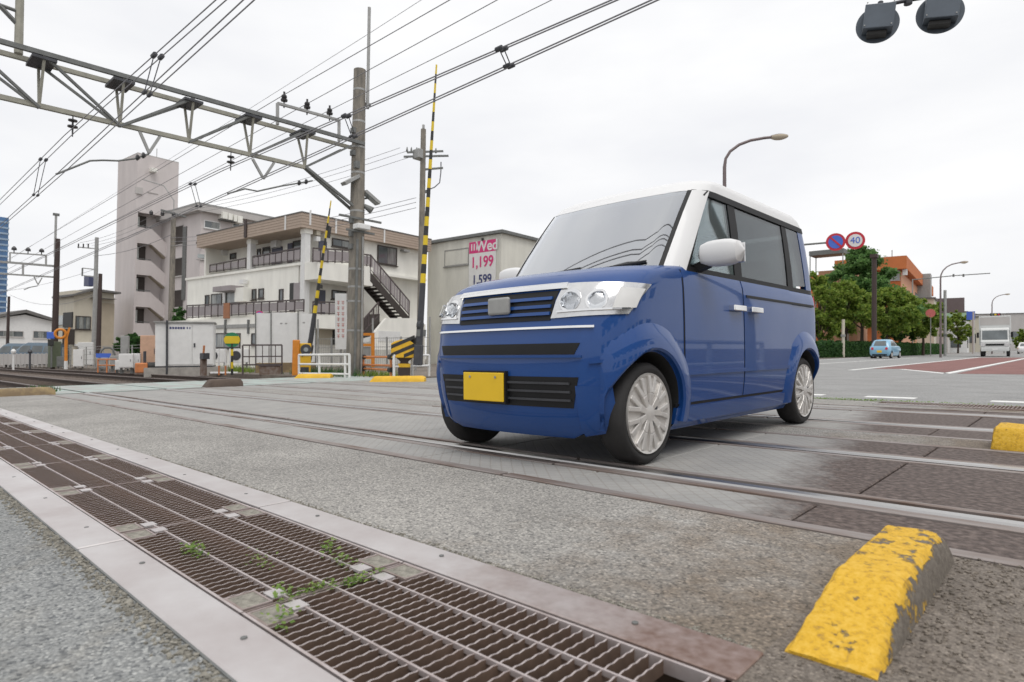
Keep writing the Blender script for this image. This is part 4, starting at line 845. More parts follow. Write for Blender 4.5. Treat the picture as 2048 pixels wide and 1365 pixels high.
T.part(T.fa(299, 337, 310, 347, 0, .5), 'lamp', 'wall_white'); T.part(T.fa(270, 374, 284, 390, 0, .15), 'vent_grille', 'wall_grey')
T.part(T.fa(295, 385, 316, 388, 0, .06), 'conduit', 'wall_grey'); T.part(MB().tube([(xr*.7, yl*.5, zt), (xr*.7, yl*.5, zt+1.5)], .03, 6), 'aerial', 'galv')
# ---- apartment block behind it
A = Bld('apartment_block', 'pale pink apartment block between the stair tower and the white building', 395, 52, 95)
xr = A.a(640, 450)[0]; yl = A.b(340, 440)[0]; zt = A.a(396, 410)[1]; zf = A.a(396, 423)[1]
A.part(MB().box((0, .0, -.6), (xr, 8.5, zf)), 'wall', 'wall_pink'); A.part(MB().box((-.5, -.5, zf), (xr+.3, 8.9, zt)), 'roof_fascia', 'wall_grey'); A.part(MB().box((-.52, -.52, zt), (xr+.3, 8.9, zt+.12)), 'roof_edge', 'galv')
for y0, y1 in ((455, 489), (518, 552), (581, 615)): A.win('b', (346, y0, 367, y1), 0, 1, 'wall_grey', 'frame_dark', t=.04)
A.part(A.fb(368, 455, 371, 600, 0, .1), 'downpipe', 'galv_dark')
A.win('a', (408, 440, 440, 461), 0, 2, 'white', 'glass'); A.win('a', (465, 446, 482, 462), 0, 1, 'white', 'glass')
for bx in ((437, 426, 446, 441), (448, 429, 456, 443), (459, 432, 465, 446), (467, 434, 476, 449)): A.part(A.fa(*bx, 0, .8), 'air_conditioner', 'wall_white')
A.part(A.fa(436, 441, 478, 446, 0, .7), 'bracket_shelf', 'galv_dark'); A.part(A.fa(392, 484, 402, 490, 0, .4), 'vent_hood', 'frame_dark'); A.part(A.fa(392, 520, 412, 522, 0, .1), 'ledge', 'galv_dark')
A.part(A.fa(395, 508, 410, 518, 0, .05), 'window', 'glass_pale'); A.part(A.fa(510, 440, 516, 449, 0, .4), 'lamp', 'white')
# ---- grey warehouse with the price poster
Wd = Bld('warehouse', 'grey corrugated warehouse with a pink and white price poster', 1000, 36, 93)
xr = Wd.a(1330, 500)[0]; yl = Wd.b(857, 500)[0]; zt = Wd.a(1000, 466)[1]
Wd.part(MB().box((0, 0, -.5), (xr, yl, zt)), 'wall', 'corr')
Wd.part(MB().box((-.2, -.2, zt), (xr, yl+.2, zt+.18)), 'roof_edge', 'galv_dark')
nr = 60
for k in range(nr): y = yl*(k+.5)/nr; Wd.part(MB().box((-.03, y-.05, -.3), (0, y+.05, zt-.02)), 'rib', 'corr')
Wd.win('b', (890, 502, 938, 529), 0, 3, 'galv', 'glass'); Wd.win('a', (1105, 507, 1145, 525), 0, 2, 'galv', 'glass')
(y0, z1), (y1, z0) = Wd.b(940, 486, -.03), Wd.b(992, 560, -.03)
po = thing('poster', 'white price poster with pink header on the grey warehouse', 'poster'); po.matrix_world = Wd.r.matrix_world.copy()
ya, yb = min(y0, y1), max(y0, y1); z0b = z0-2.2
MB().box((-.09, ya, z0b), (-.05, yb, z1)).build('board', 'white', po); zh = z1-.29*(z1-z0)
MB().box((-.096, ya, zh), (-.088, yb, z1)).build('header', 'pink', po)
def lettering(txt, size, m, y, z, sx=1.):
    o = text_mesh(txt, size, m, parent=po, bold=size*.02); o.matrix_local = Matrix.Translation((-.1, y, z)) @ Matrix.Rotation(R(-90), 4, 'Z') @ Matrix.Rotation(R(90), 4, 'X') @ Matrix.Scale(sx, 4, (1, 0, 0))
    return o
wd = yb-ya; ym = (ya+yb)/2
lettering('1,199', wd*.42, 'pink', ym, zh-(z1-zh)*.85, .92); lettering('1,599', wd*.36, 'navy', ym, zh-(z1-zh)*2.35, .92); lettering('Wed', wd*.40, 'white', ym-wd*.17, (zh+z1)/2, 1.)
for k in range(3): lettering('I', wd*.26, 'white', ym+wd*.4-k*wd*.1, (zh+z1)/2, 1.2)
MB().box((-.12, ym-.06, z1), (-.02, ym+.06, z1+.16)).build('hook', 'black', po)
# ---- small houses, far left
Hs = Bld('beige_house', 'beige two-storey house with a dark balcony doorway behind the brown poles', 144, 50, 97)
xr = Hs.a(229, 600)[0]; yl = Hs.b(115, 620)[0]; ze = Hs.a(144, 590)[1]; zr = Hs.a(160, 578)[1]
Hs.part(MB().box((0, 0, -.4), (xr, max(yl, 3), ze)), 'wall', 'wall_beige'); Hs.part(MB().prism([(-.3, ze), (0.0, ze+.1), (1.2, zr+.1), (xr+.3, zr-.05), (xr+.3, zr-.2), (1.2, zr-.1), (-.3, ze-.15)], -.5, max(yl, 3)+.4, 'xz'), 'roof', 'roof_dark'); Hs.part(MB().box((0.02, .02, ze), (xr-.02, max(yl, 3)-.02, zr-.15)), 'gable', 'wall_beige')
Hs.part(Hs.fa(180, 596, 226, 600, 0, .7), 'eave', 'roof_dark'); Hs.part(Hs.fa(199, 606, 226, 712, 0, .05), 'side_wall', 'wall_tan')
Hs.win('a', (151, 632, 181, 660), 0, 4); Hs.part(Hs.fb(129, 626, 146, 655, 0, .1), 'balcony_opening', 'black'); Hs.part(Hs.fb(117, 632, 128, 650, 0, .1), 'window', 'glass_pale')
Hs.part(Hs.fa(125, 658, 148, 690, 0, .1), 'doorway', 'frame_dark'); Hs.part(Hs.fa(148, 688, 182, 693, 0, .4), 'canopy', 'white'); Hs.part(Hs.fa(150, 703, 164, 713, 0, .1), 'window', 'glass'); Hs.part(Hs.fa(168, 553, 181, 574, 2., 1.), 'solar_tank', mat('tank_blue', (.05, .06, .13), .5))
Gh = Bld('gabled_house', 'white house with a low dark gable roof at the far left', -20, 66, 95)
xr = Gh.a(104, 680)[0]; ze = Gh.a(100, 643)[1]; xa = Gh.a(50, 630)[0]; za = Gh.a(48, 626)[1]
Gh.part(MB().prism([(0, -.4), (xr, -.4), (xr, ze), (xa, za-.2), (0, ze)], 0, 8, 'xz'), 'wall', 'white'); Gh.part(MB().prism([(-.4, ze-.1), (xa, za), (xr+.4, ze-.1), (xr+.4, ze+.2), (xa, za+.35), (-.4, ze+.2)], -.5, 8.3, 'xz'), 'roof', 'roof_dark')
for bx in ((-14, 661, 47, 675), (66, 662, 97, 678)): Gh.win('a', bx, 0, 3, 'wall_grey', 'glass')
# ---- blue glass tower far away
S = Bld('blue_office_tower', 'slim blue glass office tower far behind the railway', -84, 300, 95)
zt = S.b(-84, 428)[1]; S.part(MB().box((0, 0, -1), (18, 26, zt)), 'wall', 'glass_blue')
for k in range(24): z = zt*(k+1)/25; S.part(MB().box((-.25, -.25, z), (18.2, 26.2, z+.9)), 'floor_band', mat('tower_band', (.27, .36, .47), .5) if k == 0 else bpy.data.materials['tower_band'])
# ================================================================ vehicles
class Shell:
    """a car body as a stack of rounded outlines; local -y is the front. lv: (z, y_front, y_rear, half_width, front_radius, rear_radius)"""
    def __init__(s, lv): s.lv = lv; s.zs = [l[0] for l in lv]
    def lev(s, z):
        zs = s.zs; z = min(max(z, zs[0]), zs[-1])
        for i in range(len(zs)-1):
            if z <= zs[i+1]:
                t = (z-zs[i])/(zs[i+1]-zs[i]) if zs[i+1] > zs[i] else 0; return [a+(b-a)*t for a, b in zip(s.lv[i], s.lv[i+1])]
        return list(s.lv[-1])
    BOW = .05
    def ring(s, l, nf=8, nc=8, ns=26, nr=6):              # right half then mirrored: full closed ring
        z, yf, yr, hw, rf, rr = l; pts = []
        for i in range(nf): x = (hw-rf)*i/nf; pts.append((x, yf+s.BOW*(x/(hw-rf+1e-6))**2*.6))
        o = s.BOW*.6
        for i in range(nc+1): a = math.pi/2*i/nc; pts.append((hw-rf+rf*math.sin(a), yf+o+rf-rf*math.cos(a)))
        y0, y1 = yf+o+rf, yr-rr
        for i in range(1, ns): pts.append((hw, y0+(y1-y0)*i/ns))
        for i in range(nc+1): a = math.pi/2*i/nc; pts.append((hw-rr+rr*math.cos(a), y1+rr*math.sin(a)))
        for i in range(1, nr+1): pts.append(((hw-rr)*(1-i/nr), yr))
        return [(x, y, z) for x, y in pts]+[(-x, y, z) for x, y in pts[-2:0:-1]]
    def solid(s, mats, name, parent, smooth=True, z0=None, z1=None, mi=0):
        mb = MB(); rings = [s.ring(l) for l in s.lv]; n = len(rings[0])
        for r in rings: mb.v += r
        for i in range(len(rings)-1):
            for k in range(n): k2 = (k+1) % n; mb.f.append([i*n+k, i*n+k2, (i+1)*n+k2, (i+1)*n+k]); mb.m.append(mi)
        mb.f.append(list(range(n))[::-1]); mb.m.append(mi); e = (len(rings)-1)*n; mb.f.append([e+k for k in range(n)]); mb.m.append(mi)
        o = mb.build(name, mats, parent); o.data.polygons.foreach_set('use_smooth', [True]*len(o.data.polygons)); o.data.set_sharp_from_angle(angle=R(46)); return o
    def side(s, y, z, off=0., sg=1):
        _, yf, yr, hw, rf, rr = s.lev(z); o = s.BOW*.6; y0, y1 = yf+o+rf, yr-rr
        if y < y0: t = min(1, (y0-y)/rf); x = hw-rf+math.sqrt(max(0, 1-t*t))*rf
        elif y > y1: t = min(1, (y-y1)/rr); x = hw-rr+math.sqrt(max(0, 1-t*t))*rr
        else: x = hw
        return Vector((sg*(x+off), y, z))
    def front(s, w, z, off=0.):                           # w: distance along the outline from the middle of the nose
        _, yf, yr, hw, rf, rr = s.lev(z); sg = 1 if w >= 0 else -1; w = abs(w); fl = hw-rf; o = s.BOW
        if w <= fl: return Vector((sg*w, yf+o*.6*(w/(fl+1e-6))**2-off, z))
        a = (w-fl)/rf
        if a < math.pi/2: return Vector((sg*(fl+(rf+off)*math.sin(a)), yf+o*.6+rf-(rf+off)*math.cos(a), z))
        return Vector((sg*(hw+off), yf+o*.6+rf+(w-fl-rf*math.pi/2), z))
    def rear(s, x, z, off=0.):
        _, yf, yr, hw, rf, rr = s.lev(z); return Vector((x, yr+off, z))
def patch(fn, q, n=10, m=4, th=.012, mb=None, mi=0):      # q: four (u, z) corners, lower-left, lower-right, upper-right, upper-left; fn(u, z, off)
    mb = mb or MB(); o = len(mb.v)
    for off in (th, -.01):
        for j in range(m+1):
            for i in range(n+1):
                s_, t = i/n, j/m; u = (q[0][0]*(1-s_)+q[1][0]*s_)*(1-t)+(q[3][0]*(1-s_)+q[2][0]*s_)*t; z = (q[0][1]*(1-s_)+q[1][1]*s_)*(1-t)+(q[3][1]*(1-s_)+q[2][1]*s_)*t
                mb.v.append(tuple(fn(u, z, off)))
    K = (n+1)*(m+1); I = lambda i, j: o+j*(n+1)+i
    for j in range(m):
        for i in range(n): mb.f.append([I(i, j), I(i+1, j), I(i+1, j+1), I(i, j+1)]); mb.m.append(mi); mb.f.append([K+I(i, j+1), K+I(i+1, j+1), K+I(i+1, j), K+I(i, j)]); mb.m.append(mi)
    for i in range(n):
        mb.f.append([I(i+1, 0), I(i, 0), K+I(i, 0), K+I(i+1, 0)]); mb.m.append(mi); mb.f.append([I(i, m), I(i+1, m), K+I(i+1, m), K+I(i, m)]); mb.m.append(mi)
    for j in range(m):
        mb.f.append([I(0, j), I(0, j+1), K+I(0, j+1), K+I(0, j)]); mb.m.append(mi); mb.f.append([I(n, j+1), I(n, j), K+I(n, j), K+I(n, j+1)]); mb.m.append(mi)
    return mb
def cut(o, cutters):                                      # wheel wells
    bpy.context.view_layer.update()
    for k, (c, r, x0, x1) in enumerate(cutters):
        mb = MB().lathe([(r, x0), (r, x1)], axis='X', c=(0, c[0], c[1]), n=40)
        for f in range(len(mb.m)): mb.m[f] = 1
        t = mb.build('well', [o.data.materials[0], 'black']); t.matrix_world = o.matrix_world
        b = o.modifiers.new('w', 'BOOLEAN'); b.operation = 'DIFFERENCE'; b.object = t; b.solver = 'EXACT'
        bpy.context.view_layer.update(); dg = bpy.context.evaluated_depsgraph_get(); me = bpy.data.meshes.new_from_object(o.evaluated_get(dg))
        o.modifiers.clear(); o.data = me; bpy.data.objects.remove(t)
    o.data.polygons.foreach_set('use_smooth', [True]*len(o.data.polygons)); o.data.set_sharp_from_angle(angle=R(40))
def car_paint(name, col, rough=.32, coat=1.):
    m, t, b = node_mat(name); b.inputs['Base Color'].default_value = (*col, 1); b.inputs['Roughness'].default_value = rough; b.inputs['Metallic'].default_value = .0; b.inputs['Specular IOR Level'].default_value = .25; b.inputs['Coat Weight'].default_value = coat; b.inputs['Coat Roughness'].default_value = .03
    n = t.nodes.new('ShaderNodeTexNoise'); n.inputs['Scale'].default_value = 2.5; n.inputs['Detail'].default_value = 5; c = t.nodes.new('ShaderNodeTexCoord'); t.links.new(c.outputs['Object'], n.inputs[0])
    r = t.nodes.new('ShaderNodeMapRange'); r.inputs[3].default_value = rough*.8; r.inputs[4].default_value = rough*1.35; t.links.new(n.outputs[0], r.inputs[0]); t.links.new(r.outputs[0], b.inputs['Roughness']); return m
def tinted(name, tint, refl=1.0, base=0.):
    m, t, b = node_mat(name); nn = t.nodes.new; tr = nn('ShaderNodeBsdfTransparent'); tr.inputs[0].default_value = (*tint, 1); gl = nn('ShaderNodeBsdfGlossy'); gl.inputs['Roughness'].default_value = .02; gl.inputs[0].default_value = (.95, .97, 1, 1)
    fz = nn('ShaderNodeFresnel'); fz.inputs[0].default_value = 1.5; mu = nn('ShaderNodeMath'); mu.operation = 'MULTIPLY_ADD'; mu.inputs[1].default_value = refl; mu.inputs[2].default_value = base; mu.use_clamp = True; t.links.new(fz.outputs[0], mu.inputs[0])
    ms = nn('ShaderNodeMixShader'); t.links.new(mu.outputs[0], ms.inputs[0]); t.links.new(tr.outputs[0], ms.inputs[1]); t.links.new(gl.outputs[0], ms.inputs[2]); t.links.new(ms.outputs[0], t.nodes['Material Output'].inputs[0]); return m
M['van_blue'] = car_paint('blue_car_paint', (.006, .055, .225), .5, .7); M['van_white'] = car_paint('white_car_paint', (.72, .72, .72), .45, .3)
M['car_sky'] = car_paint('pale_blue_car_paint', (.22, .42, .58), .4); M['truck_white'] = car_paint('truck_white_paint', (.60, .61, .60), .5, .3)
M['screen'] = tinted('windscreen_glass', (.72, .79, .80), 2.0, .40); M['tint'] = tinted('tinted_glass', (.42, .46, .45), .9); M['side_glass'] = tinted('side_window_glass', (.84, .90, .88), .8)
M['chrome'] = mat('chrome', (.80, .80, .80), .12, 1., var=.02); M['lamp'] = mat('headlamp_reflector', (.66, .66, .66), .16, .75, var=.1, scale=14); M['lens'] = tinted('lamp_lens', (.93, .94, .95), 1.6)
M['plate_y'] = mat('yellow_number_plate', (.78, .50, .01), .5, var=.04); M['plastic'] = mat('black_trim', (.011, .011, .012), .55, var=.1, spec=.3); M['wheel'] = mat('wheel_silver', (.62, .60, .575), .36, .4, var=.1, scale=9); M['interior'] = mat('cabin_trim', (.07, .068, .07), .8, var=.2); M['seat'] = mat('seat_cloth', (.19, .18, .175), .9, var=.15); M['tyre'] = mat('tyre', (.022, .021, .021), .8, var=.2, scale=8)
def wheel(parent, loc, r=.278, w=.165, rim=.222, spokes=9, sg=1, spoke_m='wheel'):
    wn = MB().lathe([(rim*.98, -w*.5), (r*.93, -w*.5), (r, -w*.34), (r, w*.34), (r*.94, w*.46), (rim*1.08, w*.5), (rim*.99, w*.40)], axis='X', n=44).build('wheel', 'tyre', parent, smooth='all'); wn.location = loc; wn.data.set_sharp_from_angle(angle=R(60))
    MB().lathe([(rim, w*.43), (rim*.99, w*.5), (rim*.93, w*.47), (rim*.86, w*.22), (rim*.2, w*.12), (rim*.0+.002, w*.12)], axis='X', n=40).build('rim', spoke_m, wn, smooth=True)
    for k in range(spokes):
        a = 2*math.pi*k/spokes; mb = MB()
        for tw in (-.16, .16):
            pts = [Vector((w*.46, rim*.12*math.cos(a), rim*.12*math.sin(a))), Vector((w*.49, rim*.5*math.cos(a+tw*.5), rim*.5*math.sin(a+tw*.5))), Vector((w*.45, rim*.93*math.cos(a+tw), rim*.93*math.sin(a+tw)))]
            for p, q in zip(pts, pts[1:]): mb.bar(p, q, .026, .02, up=(1, 0, 0))
        mb.build('spoke', spoke_m, wn, bevel=.004)
    MB().lathe([(rim*.24, w*.30), (rim*.22, w*.52), (rim*.12, w*.55)], axis='X', n=20).build('hub_cap', spoke_m, wn, smooth=True)
    for k in range(4): a = math.pi/2*k+.4; MB().lathe([(.012, w*.4), (.012, w*.53)], axis='X', c=(0, rim*.32*math.cos(a), rim*.32*math.sin(a)), n=8).build('wheel_nut', 'dark', wn)
    if sg < 0: wn.rotation_euler = (0, 0, math.pi)
    return wn
# ---------------- the blue van
VX, VY = -2.635, 4.50
V = thing('blue_car', 'boxy blue microvan with white roof and yellow plate driving over the tracks', 'car', (VX, VY, 0), lean=False); V.scale = (1.06, 1.06, 1.06)
lowr = Shell([(.15, -1.60, 1.56, .66, .28, .2), (.20, -1.645, 1.62, .70, .29, .2), (.33, -1.68, 1.67, .722, .30, .2), (.45, -1.69, 1.68, .735, .29, .18), (.62, -1.692, 1.69, .7375, .28, .17), (.78, -1.675, 1.69, .7375, .28, .16), (.90, -1.645, 1.685, .736, .29, .15), (.98, -1.605, 1.68, .734, .31, .15), (1.035, -1.545, 1.675, .730, .34, .15), (1.07, -1.47, 1.67, .725, .36, .15), (1.10, -1.36, 1.665, .715, .36, .15), (1.125, -1.17, 1.66, .70, .33, .15), (1.145, -.93, 1.655, .69, .28, .15)])
upr = Shell([(1.10, -1.0, 1.668, .708, .22, .14), (1.3, -.84, 1.655, .695, .21, .14), (1.5, -.68, 1.635, .675, .20, .14), (1.68, -.53, 1.61, .652, .20, .14), (1.74, -.46, 1.59, .640, .2, .16), (1.79, -.36, 1.55, .615, .22, .2), (1.82, -.2, 1.47, .56, .25, .25), (1.835, .15, 1.2, .40, .25, .25)])
body = lowr.solid(['van_blue', 'black'], 'body', V)
WF, WR = (-1.25, .278), (1.27, .278)
cut(body, [(WF, .338, .40, .9), (WF, .338, -.9, -.40), (WR, .345, .42, .9), (WR, .345, -.9, -.42)])
roof = Shell([l for l in upr.lv if l[0] >= 1.68]); roof.solid(['van_white'], 'roof', V)
for sg in (1, -1):
    S_ = lambda u, z, off, sg=sg: upr.side(u, z, off, sg); D_ = lambda u, z, off, sg=sg: lowr.side(u, z, off, sg)
    patch(lambda u, z, off, sg=sg: upr.front(sg*u, z, off), [(.635, 1.10), (.80, 1.10), (.735, 1.685), (.60, 1.685)], 5, 10, .006).build('windscreen_pillar', 'van_white', V, smooth=True)
    patch(lambda u, z, off, sg=sg: upr.front(sg*u, z, off), [(.605, 1.10), (.637, 1.10), (.602, 1.685), (.572, 1.685)], 2, 10, .004).build('windscreen_seal', 'plastic', V, smooth=True)
    patch(S_, [(-.06, 1.10), (.06, 1.10), (.06, 1.685), (-.06, 1.685)], 4, 6, .002).build('door_pillar', 'plastic', V, smooth=True)
    patch(S_, [(.98, 1.10), (1.1, 1.10), (1.08, 1.685), (.98, 1.685)], 4, 6, .002).build('rear_pillar', 'plastic', V, smooth=True)
    patch(S_, [(1.42, 1.10), (1.665, 1.10), (1.62, 1.685), (1.36, 1.685)], 6, 6, .004).build('tail_pillar', 'van_blue', V, smooth=True)
    patch(S_, [(-.76, 1.135), (-.065, 1.135), (-.065, 1.645), (-.40, 1.645)], 8, 5, -.004).build('front_side_window', 'side_glass', V, smooth=True)
    patch(S_, [(-.86, 1.09), (-.76, 1.09), (-.39, 1.65), (-.45, 1.65)], 3, 8, .004).build('quarter_frame', 'plastic', V, smooth=True)
    patch(S_, [(.065, 1.135), (.975, 1.135), (.975, 1.645), (.065, 1.645)], 8, 5, -.004).build('rear_side_window', 'tint', V, smooth=True)
    patch(S_, [(1.09, 1.15), (1.44, 1.17), (1.38, 1.635), (1.08, 1.645)], 6, 5, .0).build('quarter_window', 'tint', V, smooth=True)
    patch(S_, [(-.84, 1.105), (1.62, 1.105), (1.62, 1.138), (-.82, 1.138)], 26, 1, .007).build('belt_trim', 'plastic', V, smooth=True)
    patch(S_, [(-.40, 1.645), (1.5, 1.645), (1.5, 1.69), (-.44, 1.69)], 20, 1, .008).build('drip_rail', 'plastic', V, smooth=True)
    fd = patch(D_, [(-.86, .31), (-.006, .31), (-.006, 1.105), (-.86, 1.105)], 14, 14, .004).build('front_door', 'van_blue', V, smooth=True)
    rd = patch(D_, [(.008, .31), (.90, .31), (.97, 1.105), (.008, 1.105)], 14, 14, .006).build('rear_door', 'van_blue', V, smooth=True)
    for y_ in (-.872, -.006, .895): patch(D_, [(y_, .31), (y_+.012, .31), (y_+.012, 1.105), (y_, 1.105)], 1, 12, .0025).build('door_seam', 'plastic', V)
    patch(D_, [(-.95, .292), (.93, .292), (.93, .308), (-.95, .308)], 16, 1, .002).build('sill_seam', 'plastic', V)
    for d, y in ((fd, -.14), (rd, .16)): patch(D_, [(y-.10, .885), (y+.10, .885), (y+.10, .925), (y-.10, .925)], 6, 2, .045).build('handle', 'chrome', d, bevel=.006)
    patch(D_, [(-.95, .19), (.93, .19), (.93, .285), (-.95, .285)], 20, 2, .014).build('sill', 'van_blue', V, smooth=True)
    patch(D_, [(-.90, .475), (.9, .475), (.9, .50), (-.9, .50)], 20, 1, .014).build('side_crease', 'van_blue', V, smooth=True)
    patch(D_, [(.05, .99), (1.5, .99), (1.5, 1.008), (.05, 1.008)], 16, 1, .011).build('door_track', 'plastic', V, smooth=True)
    for (cy, cz) in (WF, WR):                             # flared wheel arches
        mb = MB(); n = 28; prof = [(.350, -.012), (.347, .026), (.36, .036), (.40, .034), (.45, .020), (.51, -.006)]
        for i in range(n+1):
            a = R(-12)+R(204)*i/n
            for rr_, off in prof:
                z = max(.20, cz+rr_*math.sin(a)); lv_ = lowr.lev(z); y = min(max(cy+rr_*math.cos(a), lv_[1]+.10), lv_[2]-.03); p_ = lowr.side(y, z, off, sg); mb.v.append(tuple(p_))
        k = len(prof)
        for i in range(n):
            for j in range(k-1): mb.f.append([i*k+j, (i+1)*k+j, (i+1)*k+j+1, i*k+j+1]); mb.m.append(0)
        mb.build('wheel_arch', 'van_blue', V, smooth=True)
    wheel(V, (sg*.642, WF[0], WF[1]), sg=sg); wheel(V, (sg*.648, WR[0], WR[1]), sg=sg)
    mr = MB(); c_ = Vector((sg*.86, -.62, 1.215))
    for i in range(9):
        t = -1+2*i/8; rr_ = max(.02, (1-abs(t)**3)**.45)
        for k in range(14):
            a = 2*math.pi*k/14; mr.v.append((c_.x+t*.15, c_.y+rr_*.07*math.copysign(abs(math.cos(a))**.6, math.cos(a)), c_.z+rr_*.08*math.copysign(abs(math.sin(a))**.6, math.sin(a))))
    for i in range(8):
        for k in range(14): k2 = (k+1) % 14; mr.f.append([i*14+k, i*14+k2, (i+1)*14+k2, (i+1)*14+k]); mr.m.append(0)
    mo = mr.build('mirror', 'van_white', V, smooth=True); MB().bar((sg*.69, -.62, 1.13), (sg*.78, -.62, 1.16), .07, .05).build('mirror_arm', 'plastic', mo); MB().box((sg*.86-.12, -.548, 1.155), (sg*.86+.12, -.542, 1.275)).build('mirror_glass', 'chrome', mo, bevel=.01)
    F_ = lambda u, z, off, sg=sg: lowr.front(sg*u, z, off)
    hl = patch(F_, [(.365, .80), (.80, .815), (.93, .985), (.40, .995)], 14, 6, .008).build('headlight', 'lamp', V, smooth=True)
    for cx_, rr_ in ((.47, .062), (.615, .058)):
        for rr2, mm, o_ in ((rr_, 'chrome', .012), (rr_*.72, 'lens', .03)):
            mb = MB(); n = 18; pts = [(cx_+rr2*math.cos(2*math.pi*k/n), .895+rr2*math.sin(2*math.pi*k/n)) for k in range(n)]
            vs = [F_(u, z, o_) for u, z in pts]+[F_(u, z, 0) for u, z in pts]; mb.add(vs, [list(range(n))]+[[i, (i+1) % n, n+(i+1) % n, n+i] for i in range(n)]).build('lamp_unit', mm, hl)
    patch(F_, [(.70, .84), (.84, .85), (.88, .955), (.72, .96)], 5, 3, .014).build('indicator', 'white', hl, smooth=True)
    patch(F_, [(.40, .83), (.80, .84), (.80, .85), (.40, .84)], 8, 1, .016).build('light_guide', 'chrome', hl)
    patch(F_, [(.52, .165), (.735, .20), (.715, .44), (.52, .44)], 8, 6, .004).build('bumper_corner', 'van_blue', V, smooth=True)
    patch(F_, [(.60, .555), (.80, .575), (.80, .59), (.60, .57)], 8, 1, .010).build('bumper_crease', 'van_blue', V, smooth=True)
    patch(lambda u, z, off, sg=sg: lowr.rear(sg*u, z, off), [(.58, .75), (.69, .75), (.69, 1.1), (.60, 1.1)], 4, 6, .02).build('tail_lamp', 'red', V)
Ff = lambda u, z, off: lowr.front(u, z, off)
patch(Ff, [(-.43, .965), (.43, .965), (.42, 1.0), (-.42, 1.0)], 14, 2, .016).build('chrome_strip', 'chrome', V, smooth=True)
gr = patch(Ff, [(-.36, .79), (.36, .79), (.38, .955), (-.38, .955)], 14, 5, .004).build('grille', 'plastic', V, smooth=True)
for z in (.82, .86, .905): patch(Ff, [(-.355, z), (.355, z), (.355, z+.018), (-.355, z+.018)], 12, 1, .014).build('grille_bar', 'van_blue', gr, smooth=True)
mb = MB(); 
MB().box((-.085, -1.695, .835), (.085, -1.668, .935)).build('badge', 'galv', V, bevel=.03, seg=3)
patch(Ff, [(-.62, .745), (.62, .745), (.62, .757), (-.62, .757)], 18, 1, .012).build('bumper_line', 'chrome', V, smooth=True)
patch(Ff, [(-.52, .605), (.52, .605), (.55, .665), (-.55, .665)], 18, 2, .003).build('upper_intake', 'plastic', V, smooth=True)
patch(Ff, [(-.56, .588), (.56, .588), (.56, .60), (-.56, .60)], 18, 1, .012).build('bumper_line', 'van_blue', V, smooth=True)
li = patch(Ff, [(-.50, .32), (.50, .32), (.54, .485), (-.54, .485)], 18, 3, .003).build('lower_intake', 'plastic', V, smooth=True)
for z in (.355, .40, .445): patch(Ff, [(-.49, z), (.49, z), (.49, z+.012), (-.49, z+.012)], 14, 1, .012).build('intake_bar', 'dark', li)
np_ = MB().box((-.265, -1.722, .338), (.065, -1.712, .503)).build('number_plate', 'plate_y', V, bevel=.004); [MB().lathe([(.008, -.004), (.006, -.0)], axis='Y', c=(x_, -1.722, .478), n=8).build('plate_bolt', 'galv', np_) for x_ in (-.205, .005)]; MB().box((-.275, -1.713, .328), (.075, -1.66, .513)).build('plate_holder', 'plastic', np_)
patch(lambda u, z, off: upr.front(u, z, off), [(-.645, 1.125), (.645, 1.125), (.61, 1.685), (-.61, 1.685)], 20, 12, .0).build('windscreen', 'screen', V, smooth=True)
patch(lambda u, z, off: upr.front(u, z, off), [(-.62, 1.10), (.62, 1.10), (.62, 1.135), (-.62, 1.135)], 14, 1, .006).build('cowl', 'plastic', V, smooth=True)
for x0, x1 in ((-.45, .05), (.1, .52)):
    pts = [upr.front(x0+(x1-x0)*t, 1.14+.03*t, .012) for t in (0, .5, 1)]; MB().tube(pts, .008, 6).build('wiper', 'black', V)
patch(lambda u, z, off: upr.rear(u, z, off), [(-.55, 1.12), (.55, 1.12), (.52, 1.64), (-.52, 1.64)], 6, 5, .004).build('rear_window', 'tint', V)
# cabin
cb = MB().box((-.62, -.86, .9), (.62, -.5, 1.11)).build('dashboard', 'interior', V, bevel=.05); MB().box((-.64, -.6, .35), (.64, 1.6, .42)).build('cabin_floor', 'interior', V)
for sx in (-.31, .31):
    st = MB().box((sx-.24, -.45, .62), (sx+.24, .1, .76)).build('front_seat', 'seat', V, bevel=.05); T_ = Matrix.Translation((sx, .12, .74)) @ Matrix.Rotation(R(-14), 4, 'X')
    MB().box((-.23, -.06, 0), (.23, .07, .58), T=T_).build('seat_back', 'seat', st, bevel=.05); MB().box((-.13, -.04, .62), (.13, .05, .80), T=T_).build('head_rest', 'seat', st, bevel=.04)
    st = MB().box((sx-.28, .75, .62), (sx+.28, 1.2, .76)).build('rear_seat', 'seat', V, bevel=.05); T_ = Matrix.Translation((sx, 1.22, .74)) @ Matrix.Rotation(R(-12), 4, 'X'); MB().box((-.27, -.05, 0), (.27, .06, .52), T=T_).build('seat_back', 'seat', st, bevel=.04); MB().box((-.12, -.04, .54), (.12, .04, .70), T=T_).build('head_rest', 'seat', st, bevel=.03)
T_ = Matrix.Translation((-.31, -.36, 1.03)) @ Matrix.Rotation(R(65), 4, 'X'); pts = [T_ @ Vector((.18*math.cos(a), .18*math.sin(a), 0)) for a in [2*math.pi*k/20 for k in range(21)]]
sw = MB().tube(pts, .014, 6).build('steering_wheel', 'plastic', V, smooth=True); MB().bar(T_ @ Vector((-.17, 0, 0)), T_ @ Vector((.17, 0, 0)), .03).build('wheel_hub', 'plastic', sw)
MB().box((-.11, -.60, 1.54), (.11, -.575, 1.60)).build('inside_mirror', 'plastic', V, bevel=.01)
